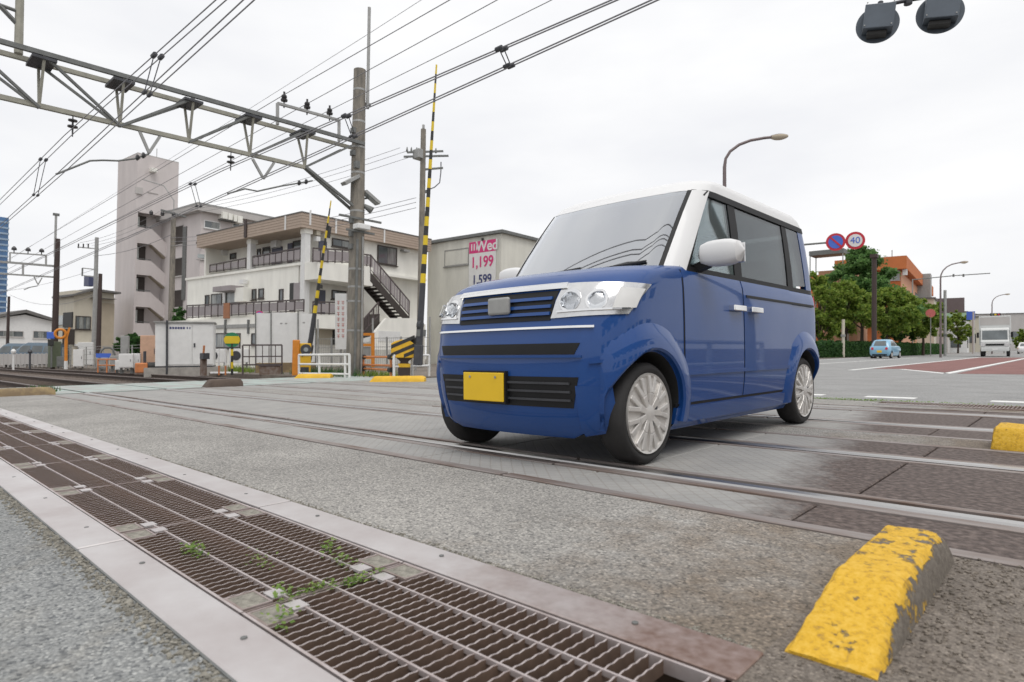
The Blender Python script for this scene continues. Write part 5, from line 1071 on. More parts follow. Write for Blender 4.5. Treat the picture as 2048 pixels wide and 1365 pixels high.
# ---------------- small cars
def small_car(name, label, loc, rz, paint, front_cam=False, scale=1., kind='hatch'):
    g = thing(name, label, 'car', loc, rz, lean=False)
    lo_ = Shell([(.2, -1.62, 1.62, .68, .35, .3), (.35, -1.69, 1.70, .735, .33, .3), (.6, -1.70, 1.70, .74, .33, .28), (.8, -1.64, 1.68, .74, .35, .28), (.9, -1.5, 1.64, .73, .38, .3), (.96, -1.2, 1.6, .70, .36, .3)])
    b = lo_.solid([paint, 'black'], 'body', g); cut(b, [((-1.15, .28), .33, .42, .9), ((-1.15, .28), .33, -.9, -.42), ((1.2, .28), .33, .42, .9), ((1.2, .28), .33, -.9, -.42)])
    up_ = Shell([(.93, -1.0, 1.55, .685, .3, .3), (1.15, -.65, 1.42, .64, .28, .3), (1.38, -.25, 1.22, .57, .25, .3), (1.46, 0, 1.0, .50, .25, .3), (1.49, .2, .8, .36, .2, .25)])
    up_.solid([paint], 'roof', g)
    patch(lambda u, z, off: up_.rear(u, z, off), [(-.44, .98), (.44, .98), (.36, 1.36), (-.36, 1.36)], 8, 6, .012).build('rear_window', 'glass', g, smooth=True)
    patch(lambda u, z, off: up_.front(u, z, off), [(-.48, .97), (.48, .97), (.40, 1.36), (-.40, 1.36)], 8, 6, .012).build('windscreen', 'glass', g, smooth=True)
    for sg in (1, -1):
        for q in ([(-.75, .97), (.1, .97), (.1, 1.36), (-.2, 1.36)], [(.16, .97), (1.15, .97), (.85, 1.34), (.16, 1.36)]): patch(lambda u, z, off, sg=sg: up_.side(u, z, off, sg), q, 6, 4, .008).build('side_window', 'glass', g, smooth=True)
        tl = patch(lambda u, z, off, sg=sg: lo_.rear(sg*u, z, off), [(.40, .68), (.56, .68), (.56, .86), (.42, .86)], 3, 3, .03).build('tail_lamp', 'red', g)
        patch(lambda u, z, off, sg=sg: lo_.front(sg*u, z, off), [(.45, .62), (.85, .66), (.85, .80), (.5, .78)], 6, 3, .01).build('headlight', 'lamp', g)
        for y in (-1.15, 1.2):
            w = MB().lathe([(.18, -.08), (.27, -.08), (.28, .06), (.2, .085)], axis='X', n=24).build('wheel', 'tyre', g, smooth=True); w.location = (sg*.65, y, .28); MB().lathe([(.17, -.09), (.17, .09)], axis='X', n=16).build('rim', 'wheel', w)
    np2 = MB().box((-.165, 1.705, .46), (.165, 1.72, .63)).build('number_plate', 'plate_y', g); MB().box((-.5, 1.66, .22), (.5, 1.71, .34)).build('bumper_trim', 'plastic', g); return g
p = gd(1771, 49); small_car('small_car', 'pale blue small hatchback seen from behind beside the hedge', (p.x, p.y, 0), R(178), 'car_sky')
def truck(label, loc, rz):
    g = thing('box_truck', label, 'truck', loc, rz, lean=False)
    MB().box((-.98, -.05, .9), (.98, 4.4, 3.15)).build('cargo_box', 'truck_white', g, bevel=.03); g.scale = (1.12,)*3; MB().box((-.9, -.07, 2.45), (.9, -.05, 3.05)).build('box_front_panel', 'wall_grey', g)
    ca = MB().prism([(-1.62, .45), (-1.64, 1.15), (-1.5, 1.28), (-1.12, 2.12), (-.9, 2.2), (-.1, 2.2), (-.1, .45)], -.86, .86, 'yz').build('cab', 'truck_white', g, bevel=.06)
    MB().prism([(-1.515, 1.30), (-1.15, 2.05), (-1.13, 2.04), (-1.49, 1.29)], -.76, .76, 'yz').build('windscreen', 'glass', g)
    for s in (-1, 1):
        MB().box((s*.875-.01, -1.2, 1.3), (s*.875+.01, -.3, 2.0)).build('side_window', 'glass', g); MB().box((s*.72-.13, -1.66, .82), (s*.72+.13, -1.63, 1.02)).build('headlight', 'lamp', g); MB().box((s*1.02-.07, -1.45, 1.45), (s*1.02+.07, -1.35, 1.85)).build('mirror', 'plastic', g)
        for y in (-.95, 2.9):
            w = MB().lathe([(.2, -.11), (.36, -.11), (.38, .08), (.22, .11)], axis='X', n=20).build('wheel', 'tyre', g, smooth=True); w.location = (s*.78, y, .38)
    MB().box((-.84, -1.68, .42), (.84, -1.6, .68)).build('bumper', 'truck_white', g, bevel=.03); MB().box((-.55, -1.655, .84), (.55, -1.63, .98)).build('grille', 'plastic', g); MB().box((-.17, -1.695, .48), (.17, -1.68, .62)).build('number_plate', 'white', g); MB().box((-.4, -1.2, .5), (.4, 4.2, .9)).build('chassis', 'black', g)
    return g
p = gp(1987, 714); truck('white box truck coming towards the crossing on the red lane', (p.x, p.y+1.6, 0), R(4))
def parked_van(label, px, d, rz, m):
    g = thing('parked_van', label, 'van', gd(px, d), R(rz), 'vans parked behind the far left fence'); sh = Shell([(.3, -2.1, 2.1, .8, .3, .2), (.8, -2.12, 2.12, .84, .3, .2), (1.0, -1.7, 2.1, .84, .3, .2), (1.7, -.9, 2.0, .74, .3, .2), (1.85, -.6, 1.9, .66, .3, .2)])
    sh.solid([m], 'body', g)
    for sg in (1, -1):
        for y0, y1 in ((-1.0, -.1), (0, .9), (1, 1.8)): patch(lambda u, z, off, sg=sg: sh.side(u, z, off, sg), [(y0, 1.08), (y1, 1.08), (y1, 1.6), (y0+.1, 1.6)], 4, 3, .01).build('side_window', 'glass', g)
        for y in (-1.3, 1.3): w = MB().lathe([(.2, -.1), (.33, -.1), (.33, .08)], axis='X', n=16).build('wheel', 'tyre', g); w.location = (sg*.74, y, .33)
    patch(sh.front, [(-.6, 1.1), (.6, 1.1), (.5, 1.62), (-.5, 1.62)], 5, 4, .01).build('windscreen', 'glass', g)
M['van_grey'] = car_paint('grey_van_paint', (.13, .18, .23), .5, .5)
parked_van('blue-grey van parked behind the far left fence, beside the green cabinet', 78, 50, -50, 'van_grey'); parked_van('blue-grey van parked behind the far left fence, left of the other', 38, 52, -50, 'van_grey')
# ================================================================ trackside things on the left
def cab(label, px, d, w, dp, h, m, z0=0, rz=68, name='signal_cabinet', group=None, base=None):
    g = thing(name, label, 'cabinet', gd(px, d), R(rz), group, lean=False); MB().box((-w/2, -dp/2, z0), (w/2, dp/2, z0+h)).build('case', m, g, bevel=.015)
    if z0: 
        for sx in (-1, 1): MB().box((sx*w*.35-.04, -.05, 0), (sx*w*.35+.04, .05, z0)).build('leg', 'galv_dark', g)
    MB().box((-w/2+.03, -dp/2-.012, z0+.04), (w/2-.03, -dp/2, z0+h-.04)).build('door', m, g); MB().box((w*.3, -dp/2-.03, z0+h*.45), (w*.34, -dp/2-.012, z0+h*.6)).build('handle', 'dark', g); return g
# relay hut on its plinth
d = 23.5; g = thing('relay_hut', 'white relay hut with double doors on a grey concrete plinth', 'hut', gd(372, d), R(66), lean=False)
s_ = d/FPX; w = 50*s_*2.05; z0 = (714-733)*s_+H; z1 = (714-648)*s_+H; z0 = max(z0, .28)
MB().box((-w/2-.35, -.5, -.1), (w/2+.5, 1.2, z0-.05)).build('plinth', 'concrete', g); MB().box((-w/2, -.42, z0), (w/2, 1.0, z1)).build('case', 'white', g, bevel=.01); MB().box((-w/2-.05, -.5, z1), (w/2+.05, 1.05, z1+.04)).build('roof', 'galv', g); MB().box((-w/2, -.4, z0-.05), (w/2, 1.0, z0)).build('skid', 'dark', g)
for a, b in ((-.28, .12), (.13, .485)): 
    dr = MB().box((w*a, -.445, z0+.05), (w*b, -.42, z1-.06)).build('door', 'white', g, bevel=.006)
MB().box((w*.15, -.465, z0+.7), (w*.18, -.445, z0+.85)).build('handle', 'dark', g)
for k in range(6): MB().box((w*(-.26+.045*k), -.449, z1-.24), (w*(-.26+.045*k+.034), -.4455, z1-.16)).build('sign_mark', 'navy', g)
for k in range(2): MB().box((w*(.03+.045*k), -.449, z1-.24), (w*(.03+.045*k+.02), -.4455, z1-.16)).build('sign_mark', 'navy', g)
MB().tube([(-w*.30, -.5, .0), (-w*.30, -.5, z1+.08)], .035, 8).build('post', 'dark', g)
# white board fence on a low wall
d = 23; g = thing('board_fence', 'row of white boards on posts behind the orange barrier machine', 'fence', gd(571, d), R(63), lean=False); s_ = d/FPX
zb = .38; zt = (712-628)*s_+H; x0, x1 = -48*s_*1.15, 50*s_*1.15
MB().box((x0, -.1, -.1), (x1, .1, zb)).build('low_wall', 'kerb_brown', g)
for k, (a, b) in enumerate(((0, .25), (.255, .70), (.705, 1.0))): MB().box((x0+(x1-x0)*a+.01, -.03, zb+.02), (x0+(x1-x0)*b-.01, .0, zt+(.03 if k == 1 else 0))).build('board', 'white', g)
for a in (0., .252, .702, 1.): MB().box((x0+(x1-x0)*a-.02, -.07, 0), (x0+(x1-x0)*a+.02, -.031, zt+.1)).build('post', 'galv_dark', g)
for x, z in ((.42, .78), (.5, .78), (.80, .8)): MB().box((x0+(x1-x0)*x-.04, -.036, zb+(zt-zb)*z), (x0+(x1-x0)*x+.04, -.0305, zb+(zt-zb)*z+.05)).build('faded_mark', 'galv', g)
M['faded_red_ink'] = mat('faded_red_ink', (.52, .22, .20), .7)
# vertical sign board on the concrete pole's left
d = 21; g = thing('sign_board', 'tall narrow white board with red writing left of the concrete pole', 'sign', gd(682, d), R(58), lean=False); s_ = d/FPX; zt = (711-588)*s_+H; zb = (711-700)*s_+H
MB().box((-.19, -.03, zb), (.19, .03, zt)).build('board', 'white', g); MB().tube([(0, .05, 0), (0, .05, zt-.2)], .035, 8).build('post', 'galv', g)
for k in range(7):
    z = zt-.28-k*.19
    for c in (-.08, .07): MB().box((c-.045, -.036, z), (c+.045, -.031, z+.02)).box((c-.01, -.036, z-.10), (c+.012, -.031, z-.002)).box((c-.045, -.036, z-.06), (c+.04, -.0315, z-.042)).build('mark', 'faded_red_ink', g)
# orange equipment frame behind the pole
d = 22; g = thing('emergency_panel', 'orange frame with white and dark plates right of the concrete pole', 'panel', gd(733, d), R(56), lean=False)
for a, b in (((-.3, -.05, .5), (-.2, .05, 1.42)), ((.16, -.05, .2), (.28, .05, 1.42))): MB().box(a, b).build('upright', 'orange', g)
for z in (1.33, .95, .5): MB().box((-.2, -.04, z), (.16, .04, z+.09)).build('cross_piece', 'orange', g)
MB().prism([(-.18, 1.06), (.12, 1.12), (.14, 1.3), (-.16, 1.22)], -.03, .03, 'xz').build('plate', 'white', g); MB().box((-.19, .0, .62), (.14, .03, .93)).build('plate', 'galv', g)
# round green and yellow sign
d = 21; g = thing('round_sign', 'round sign with green and yellow bands on a striped post', 'sign', gd(464, d), R(67), lean=False); s_ = d/FPX; zc2 = (713-681)*s_+H; r_ = .25
n = 28; 
for nm, m_, z0, z1 in (('green_band', 'sign_green', .35, 1), ('yellow_band', 'sign_yellow', -.35, .35), ('green_band', 'sign_green', -1, -.35)):
    ps = [(math.cos(math.pi*2*k/60), math.sin(math.pi*2*k/60)) for k in range(60)]; ps = [(x, min(max(z, z0), z1)) if z0-.12 < z < z1+.12 else None for x, z in ps]; ps = [p for p in ps if p]
    ps.sort(key=lambda p: math.atan2(p[1]-(z0+z1)/2, p[0])); MB().prism([(x*r_, zc2+z*r_) for x, z in ps], -.03, -.005, 'xz').build(nm, m_, g)
MB().box((-r_*.86, -.045, zc2-.125), (r_*.86, -.031, zc2+.125)).build('yellow_plate', 'sign_yellow', g)
for k in range(5): MB().tube([(0, 0, k*(zc2-.1)/5), (0, 0, (k+1)*(zc2-.1)/5)], .04, 8).build('post_stripe', 'sign_yellow' if k % 2 else 'black', g)
for i, px in enumerate((438, 451)):
    g = thing('marker_post', ['left', 'right'][i]+' one of two thin orange and white marker posts beside the round sign', 'post', gd(px, 21), lean=False); MB().tube([(0, 0, 0), (0, 0, .32)], .03, 8).build('foot', 'orange_deep', g); MB().tube([(0, 0, .32), (0, 0, .9)], .03, 8).build('shaft', 'white', g)
g = thing('board', 'white plank lying on the ground by the round sign', 'plank', gp(448, 748), R(25), lean=False); MB().box((-.55, -.1, .0), (.55, .1, .07)).build('plank', 'white', g, bevel=.02)
# brown gate fence
d = 20.5; g = thing('gate_fence', 'brown metal gate panel in front of the white boards', 'gate', gd(525, d), R(62), lean=False); s_ = d/FPX; zt = (712-691)*s_+H; hw = 28*s_*1.3
MB().bar((-hw, 0, zt), (hw, 0, zt), .05).build('top_rail', 'rail_brown', g); MB().bar((-hw, 0, .35), (hw, 0, .35), .05).build('bottom_rail', 'rail_brown', g); MB().bar((-hw, 0, .62), (hw, 0, .62), .04).build('middle_rail', 'rail_brown', g)
for k in range(7): x = -hw+2*hw*k/6; MB().bar((x, 0, .0 if k in (0, 6) else .35), (x, 0, zt), .05 if k in (0, 6) else .025).build('bar', 'rail_brown', g)
g = thing('scrap_box', 'rusty brown box standing under the gate panel', 'box', gd(540, 20.6), R(60), lean=False); MB().box((-.32, -.15, .0), (.32, .2, .3)).build('case', 'steel_rust', g, bevel=.02); MB().box((-.34, -.17, .3), (.34, .22, .33)).build('lid', 'rail_brown', g)
# boxes, air units, machines
def ac(label, px, d, z0, rz=62, w=.8, h=.62):
    g = thing('air_conditioner', label, 'air conditioner', gd(px, d)+Vector((0, 0, z0)), R(rz), 'outdoor air units by the white building', lean=False); MB().box((-w/2, -.15, 0), (w/2, .15, h)).build('case', 'white', g, bevel=.02); MB().lathe([(.21, -.17), (.21, -.151)], axis='Y', c=(-.12, 0, h/2), n=18).build('fan_grille', 'dark', g)
    for s in (-1, 1): MB().box((s*w*.4-.03, -.15, -z0), (s*w*.4+.03, .15, 0)).build('foot', 'galv_dark', g)
ac('outdoor air unit right of the round sign', 478, 28, .35); ac('outdoor air unit left of the round sign', 432, 28, .35, w=.9)
cab('white signal box on legs left of the orange machine', 253, 24, .48, .35, .55, 'white', .22); cab('slim white signal box beside the wider one', 272, 24.5, .3, .3, .6, 'white', .18); cab('small white signal box near the brown poles', 232, 27, .4, .3, .45, 'galv', .25)
cab('tall grey signal box behind the low white one', 250, 28, .32, .3, 1.5, 'galv', .1); cab('pale orange equipment case next to the relay hut', 299, 25, .6, .5, 1.35, mat('salmon_case', (.52, .33, .23), .7), .15)
cab('white electric cabinet near the slim utility pole', 172, 44, .9, .5, 1.6, 'white', .1); cab('low grey box by the far fence', 205, 30, .5, .35, .5, 'galv', .12)
d = 23; g = thing('point_machine', 'faded orange machine with a dark motor left of the relay hut', 'machine', gd(302, d), R(70), lean=False)
MB().box((-.5, -.2, .05), (-.1, .25, .42)).build('gear_case', 'orange_deep', g, bevel=.04); MB().box((.2, -.2, .05), (.46, .2, .48)).build('motor_case', 'orange', g, bevel=.04); MB().lathe([(.14, -.12), (.14, .32)], axis='X', c=(0, 0, .3), n=14).build('motor', 'black', g); MB().box((-.5, -.25, 0), (.5, .25, .06)).build('bed_plate', 'steel_rust', g); MB().bar((.25, 0, .4), (.25, 0, 1.0), .07).build('lever', 'orange', g); MB().tube([(-.2, 0, .4), (-.2, 0, .85)], .05, 8).build('lever', 'dark', g)
d = 20.5; g = thing('rusty_post', 'rusty brown post with orange flags right of the relay hut', 'post', gp(407, 752), lean=False); MB().bar((0, 0, 0), (0, 0, .75), .16).build('post', 'steel_rust', g); MB().box((-.05, -.1, .55), (.25, .1, .75)).build('head', 'dark', g); MB().bar((0, 0, .75), (.05, 0, 1.0), .05).build('stem', 'orange_deep', g)
d = 34; g = thing('signal_post', 'slim orange post with a round orange ring sign at far left', 'signal', gd(132, d), R(78), lean=False); s_ = d/FPX; zt = (715-668)*s_+H
MB().tube([(0, 0, 0), (0, 0, .45)], .09, 8).build('foot', 'white', g); MB().tube([(0, 0, .45), (0, 0, zt-.2)], .08, 8).build('post', 'orange', g)
pts = [(-.25+.24*math.cos(2*math.pi*k/20), -.05, zt+.24*math.sin(2*math.pi*k/20)) for k in range(21)]; MB().tube(pts, .07, 8).build('ring', 'orange', g); MB().bar((0, 0, zt-.3), (.15, 0, zt+.35), .1).build('arm', 'orange', g)
g = thing('blue_signal', 'small blue box on the distant gantry pole', 'signal', gd(103, 40), R(80), lean=False); MB().tube([(0, 0, 0), (0, 0, 1.9)], .05, 6).build('post', 'galv_dark', g); MB().box((-.25, -.1, 1.85), (.15, .1, 2.3)).build('head', 'blue', g, bevel=.03); MB().box((-.2, -.1, 1.4), (.12, .1, 1.82)).build('lower_head', 'black', g, bevel=.03)
g = thing('cable_hoop', 'dark cable hoop standing by the signal boxes', 'hoop', gd(215, 30), R(75), lean=False); MB().tube([(-.3, 0, 0), (-.3, 0, .75), (-.24, 0, .98), (-.1, 0, 1.1), (.1, 0, 1.1), (.24, 0, .98), (.3, 0, .75), (.3, 0, 0)], .05, 8).build('hoop', 'galv_dark', g, smooth=True)
g = thing('name_plate', 'small blue plate on posts by the signal boxes', 'plate', gd(207, 29), R(75), lean=False); MB().box((-.3, -.03, .62), (.3, 0, .82)).build('plate', 'blue', g)
for x in (-.2, .2): MB().bar((x, .02, 0), (x, .02, .8), .04).build('leg', 'galv', g)
pipes('pipe_fence', 'low rusty pipe guard by the signal boxes', 'pipe fence', gd(196, 26), gd(232, 25.5), (.3, .55), (0, .5, 1), 'orange_deep', .025)
cab('low white box right of the rusty pipe guard', 240, 25, .3, .3, .4, 'white', .12); cab('white cabinet in the wire fence below the beige house', 158, 36, .5, .4, 1.0, 'white', .1); cab('low dark box beside the distant gantry pole', 123, 36, .4, .35, .6, 'galv_dark', .1); cab('yellow-topped low box between the brown poles', 200, 33, .35, .3, .5, 'sign_yellow', .3)
for i_, px in enumerate((27, 60)): g = thing('short_post', ['first', 'second'][i_]+' of two short posts by the low fence at far left', 'post', gd(px, 33+3*i_), lean=False); MB().tube([(0, 0, 0), (0, 0, .95)], .05, 8).build('shaft', ['white', 'dark'][i_], g); MB().lathe([(.10, .9), (.12, 1.0), (.05, 1.12)], n=10).build('head', ['white', 'dark'][i_], g)
# low fence in front of the vans
A0, A1 = gd(-60, 42), gd(118, 42); g = thing('rail_fence', 'pale low fence along the far side of the railway at far left', 'fence', A0, lean=False); q = A1-A0
for k in range(22): t = k/21; MB().bar(q*t, q*t+Vector((0, 0, .95)), .07).build('post', 'wall_grey', g)
for k in range(21):
    t0, t1 = (k+.04)/21, (k+.96)/21; MB().bar(q*t0+Vector((0, 0, .55)), q*t1+Vector((0, 0, .55)), .04, .72).build('panel', 'wall_grey', g)
A0, A1 = gd(126, 38), gd(330, 30); g = thing('wire_fence', 'pale wire fence behind the signal boxes', 'fence', A0, lean=False); q = A1-A0
for k in range(12): t = k/11; MB().bar(q*t, q*t+Vector((0, 0, 1.25)), .05).build('post', 'galv', g)
mb = MB()
for z in (.2, .5, .8, 1.1, 1.25): mb.bar(Vector((0, 0, z)), q+Vector((0, 0, z)), .02)
mb.build('wire', 'galv', g)
A0, A1 = gd(636, 25), gd(860, 24); g = thing('mesh_fence', 'grey mesh fence below the white building', 'fence', A0, lean=False); q = A1-A0
for k in range(9): t = k/8; MB().bar(q*t, q*t+Vector((0, 0, 1.35 if k % 4 else 2.1)), .05).build('post', 'galv', g)
mb = MB()
for z in (.25, .6, .95, 1.3): mb.bar(Vector((0, 0, z)), q+Vector((0, 0, z)), .022)
for k in range(60): mb.bar(q*(k/60)+Vector((0, 0, .2)), q*(k/60)+Vector((0, 0, 1.3)), .007)
stuff(mb.build('mesh', 'galv', g))
# signs on the building side
g = thing('no_parking_sign', 'no parking sign with a blue face showing behind the white boards', 'sign', gd(519, 24.5), R(64), lean=False); s_ = 24.5/FPX; z_ = (712-631)*s_+H; MB().tube([(0, .05, 0), (0, .05, z_)], .03, 6).build('post', 'galv', g); MB().lathe([(.17, -.02), (.17, 0)], axis='Y', c=(0, 0, z_), n=24).build('ring', 'pink', g); MB().lathe([(.12, -.03), (.12, -.02)], axis='Y', c=(0, 0, z_), n=24).build('face', 'blue', g)
# ================================================================ vegetation
def leaves(n, centre_fn, size, flat=.6):
    vs = np.zeros((n*4, 3)); 
    c = np.array([centre_fn() for _ in range(n)]); a = rng.normal(size=(n, 3)); a[:, 2] *= .7; a /= np.linalg.norm(a, axis=1)[:, None]; b = np.cross(a, rng.normal(size=(n, 3))); b /= np.linalg.norm(b, axis=1)[:, None]; s = size*rng.uniform(.6, 1.3, (n, 1))
    vs[0::4] = c-a*s; vs[1::4] = c+b*s*flat; vs[2::4] = c+a*s; vs[3::4] = c-b*s*flat; return vs, np.arange(n*4).reshape(n, 4)
def leaf_obj(name, n, fn, size, m, parent=None, flat=.6):
    vs, fs = leaves(n, fn, size, flat); me = bpy.data.meshes.new(name); me.from_pydata(vs.tolist(), [], fs.tolist()); me.materials.append(M[m]); me.update(); o = bpy.data.objects.new(name, me); C.objects.link(o); o.parent = parent; return o
def blobs(bl, k=14):                                       # leaf clusters round many small twigs in the lobes
    cl = []
    for (x, y, z, rx, rz) in bl:
        for _ in range(k):
            u = rng.normal(size=3); u /= np.linalg.norm(u); rr = rng.uniform(.45, 1.05)
            cl.append((x+u[0]*rx*rr, y+u[1]*rx*rr, z+u[2]*rz*rr, rx*rng.uniform(.16, .34)))
    def fn():
        c = cl[rng.integers(len(cl))]; g = rng.normal(size=3)*.55; return (c[0]+g[0]*c[3], c[1]+g[1]*c[3], c[2]+g[2]*c[3]*.75)
    return fn
def tree(label, px, d, ytop, ybot, wpx, m, n=9000, leaf=.13, lob=9, shape='round', tr=.16, group='trees along the road on the right', k=11):
    b = gd(px, d); t = thing('broadleaf_tree', label, 'tree', b, rng.uniform(0, 6), group); s_ = d/FPX; zt = (703-ytop)*s_+H; zb = (703-ybot)*s_+H; W = wpx*s_/2; bl = []
    for i in range(lob):
        f = (i+.5)/lob; a = i*2.4; z = zb+(zt-zb)*(.12+.8*f); wr = W*(1-.75*f**1.6 if shape == 'cone' else (1-.55*(2*f-.9)**2)); r = max(.45, W*.42*(1-.35*f)); bl.append((math.cos(a)*max(0, wr-r), math.sin(a)*max(0, wr-r), z, r, (zt-zb)/lob*1.25+.25))
    bl.append((0, 0, zt-(zt-zb)*.16, W*.33, (zt-zb)*.17)); bl.append((0, 0, (zt+zb)/2, W*.5, (zt-zb)*.3))
    MB().tube([(0, 0, -.2), (.03, .02, zb*.6), (-.05, .05, zb+(zt-zb)*.35), (0, 0, zb+(zt-zb)*.7)], [tr, tr*.8, tr*.55, tr*.2], 9).build('trunk', 'bark', t, smooth=True)
    mb = MB()
    for (x, y, z, rx, rz) in bl[:lob]: mb.tube([(0, 0, zb*.8+(z-zb)*.3), (x*.5, y*.5, zb+(z-zb)*.75), (x, y, z)], [tr*.4, tr*.25, .02], 6)
    mb.build('limbs', 'bark', t); leaf_obj('crown', n, blobs(bl, k), leaf, m, t); return t
tree('tall dark green tree in front of the orange building', 1724, 69, 497, 655, 215, 'leaf_dark', 34000, .19, 14, 'cone', .22)
tree('yellow-green tree just right of the brown street pole', 1772, 62, 580, 668, 150, 'leaf_yellow', 22000, .15, 12)
tree('yellow-green tree between the van and the brown street pole', 1692, 60, 565, 672, 140, 'leaf_yellow', 22000, .15, 12)
tree('leafy yellow-green tree at the back corner of the blue car', 1640, 58, 552, 690, 120, 'leaf_yellow', 16000, .15, 10)
tree('yellow-green tree at the end of the hedge, by the red sign', 1846, 70, 606, 676, 105, 'leaf_yellow', 16000, .16, 10)
tree('dark tree behind the pale blue hatchback', 1800, 72, 590, 690, 110, 'leaf_dark', 14000, .17, 9)
tree('distant orange-green tree left of the truck', 1916, 105, 630, 690, 62, 'leaf_yellow', 5000, .2, 8)
tree('small distant tree at the right picture edge', 2044, 100, 668, 705, 34, 'leaf_yellow', 2500, .18, 6)
tree('shrub with grey-green leaves by the foot of the stair tower', 262, 40, 660, 705, 62, 'leaf_hedge', 5000, .13, 8, group='shrubs by the buildings on the left'); tree('bright green shrub between the stair tower and the white building', 356, 40, 615, 655, 30, 'leaf_hedge', 2500, .1, 6, group='shrubs by the buildings on the left')
def hedge(label, px0, px1, d0, d1, h, n):
    a, b = gd(px0, d0), gd(px1, d1); q = b-a; L_ = q.length; g = thing('hedge', label, 'hedge', a, math.atan2(q.y, q.x), 'clipped hedges along the right kerb', lean=False)
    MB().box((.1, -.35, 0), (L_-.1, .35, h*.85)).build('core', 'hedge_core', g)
    def fn():
        f = rng.uniform(); x = rng.uniform(0, L_); zt = h*(1+.06*math.sin(x*1.7)+.05*math.sin(x*4.1))
        if f < .4: return (x, rng.uniform(-.5, .5), zt+rng.normal()*.04)
        return (x, (-.5 if rng.uniform() < .6 else .5)+rng.normal()*.05, rng.uniform(0.02, zt))
    stuff(leaf_obj('foliage', n, fn, .105, 'leaf_hedge', g))
hedge('clipped hedge between the blue car and the pale blue hatchback', 1600, 1752, 52, 62, 1.35, 11000); hedge('clipped hedge right of the pale blue hatchback', 1775, 1885, 63, 92, 1.3, 9000)
# weeds and grass by the far kerbs
def grass(label, px, py, n, sx, sy, h, m='leaf_hedge'):
    p = gp(px, py); mb = MB()
    for _ in range(n):
        x, y = random.gauss(0, sx), random.gauss(0, sy); hh = h*random.uniform(.4, 1.2); a = random.uniform(0, 6.3); dx, dy = math.cos(a)*.015, math.sin(a)*.015; lx, ly = random.gauss(0, hh*.3), random.gauss(0, hh*.3)
        mb.add([(x-dx, y-dy, 0), (x+dx, y+dy, 0), (x+lx, y+ly, hh)], [(0, 1, 2)])
    o = mb.build('grass', m, fixn=False); o.location = p; stuff(o); o['label'] = label
grass('grass tuft at the end of the brown kerb block', 85, 784, 260, .22, .1, .12); grass('weeds under the white pipe fence', 650, 752, 500, .8, .3, .3); grass('weeds behind the round sign', 470, 745, 500, 1.0, .4, .3, 'leaf_yellow'); grass('dry weeds at the foot of the yellow pipe fence', 750, 753, 250, .5, .2, .2, 'leaf_yellow')
# ================================================================ right side of the road
O = Bld('orange_building', 'orange four-storey building behind the trees', 1801, 84, 95)
xr = O.a(1856, 560)[0]; yl = O.b(1600, 560)[0]; zt = O.a(1826, 517)[1]; zf = O.a(1801, 540)[1]; ys = .0
O.part(MB().box((0, 0, -.5), (xr, yl, zf)), 'wall', 'orange_wall'); O.part(MB().box((.05, -.04, -.5), (xr, .3, zf-.3)), 'end_wall', 'orange_pale')
O.part(MB().box((-1.2, -.8, zf), (xr+1.0, yl*.62, zf+1.75)), 'parapet', 'orange_wall')
z3 = O.b(1780, 563)[1]; zs3 = O.b(1780, 578)[1]
O.part(MB().box((-1.1, 0, zs3-1.35), (0, yl, zs3-.1)), 'balcony', 'orange_wall'); O.part(MB().box((-1.1, 0, zs3-4.4), (0, yl, zs3-3.1)), 'balcony', 'orange_wall')
O.win('b', (1768, 537, 1800, 561), -.02, 4, 'wall_grey', 'glass_pale'); O.part(O.fb(1806, 537, 1815, 551, -.02, .5), 'air_conditioner', 'white'); O.part(O.fb(1775, 582, 1800, 598, -.02, .05), 'window', 'glass')
for bx in ((1829, 543, 1836, 560), (1839, 546, 1845, 565), (1830, 585, 1836, 600), (1840, 588, 1846, 600)): O.win('a', bx, -.04, 1, 'frame_dark', 'glass_pale')
O.part(MB().tube([(0, 1, zf+1.7), (0, 1, zf+2.8)], .05, 6), 'aerial', 'galv_dark')
Gp = thing('roof_canopy', 'grey canopy on thin posts above the trees beside the blue car', 'canopy', gd(1652, 74)); s_ = 74/FPX; z_ = (702-512)*s_+H
MB().box((-1.6, -1.2, z_), (2.2, 1.2, z_+.55)).build('canopy', 'galv_dark', Gp)
for x in (-1.5, 2.1): 
    for y in (-1.1, 1.1): MB().tube([(x, y, 0), (x, y, z_)], .07, 6).build('post', 'galv', Gp)
MB().box((-1.3, 1.4, 0), (3.0, 6, z_-1.6)).build('wall_below', 'orange_pale', Gp)
def block(name, label, px, d, rz, w, dp, ytop, m, roof='roof_dark', wins=()):
    b = Bld(name, label, px, d, rz); z = (700-ytop)/FPX*d+H; b.part(MB().box((0, 0, -.5), (w, dp, z)), 'wall', m); b.part(MB().box((-.2, -.2, z), (w+.2, dp+.2, z+.25)), 'roof', roof)
    for (f, u0, u1, z0, z1) in wins:
        p0, p1 = (( u0, -.06, z0), (u1, .02, z1)) if f == 'a' else ((-.06, u0, z0), (.02, u1, z1)); w_ = b.part(MB().box(p0, p1), 'window', 'frame_dark'); q0, q1 = ((u0+.1, -.08, z0+.1), (u1-.1, -.05, z1-.1)) if f == 'a' else ((-.08, u0+.1, z0+.1), (-.05, u1-.1, z1-.1)); MB().box(q0, q1).build('pane', 'glass', w_)
    return b, z
b, z = block('tan_house', 'narrow pale house right of the orange building', 1868, 100, 95, 5, 8, 598, 'wall_beige', wins=(('b', 1, 2.5, 4, 5.5), ('b', 4, 6, 4, 5.5), ('a', 1, 3, 4, 6))); b.part(MB().box((.5, .5, z), (3, 3, z+4.2)), 'roof_hut', 'galv')
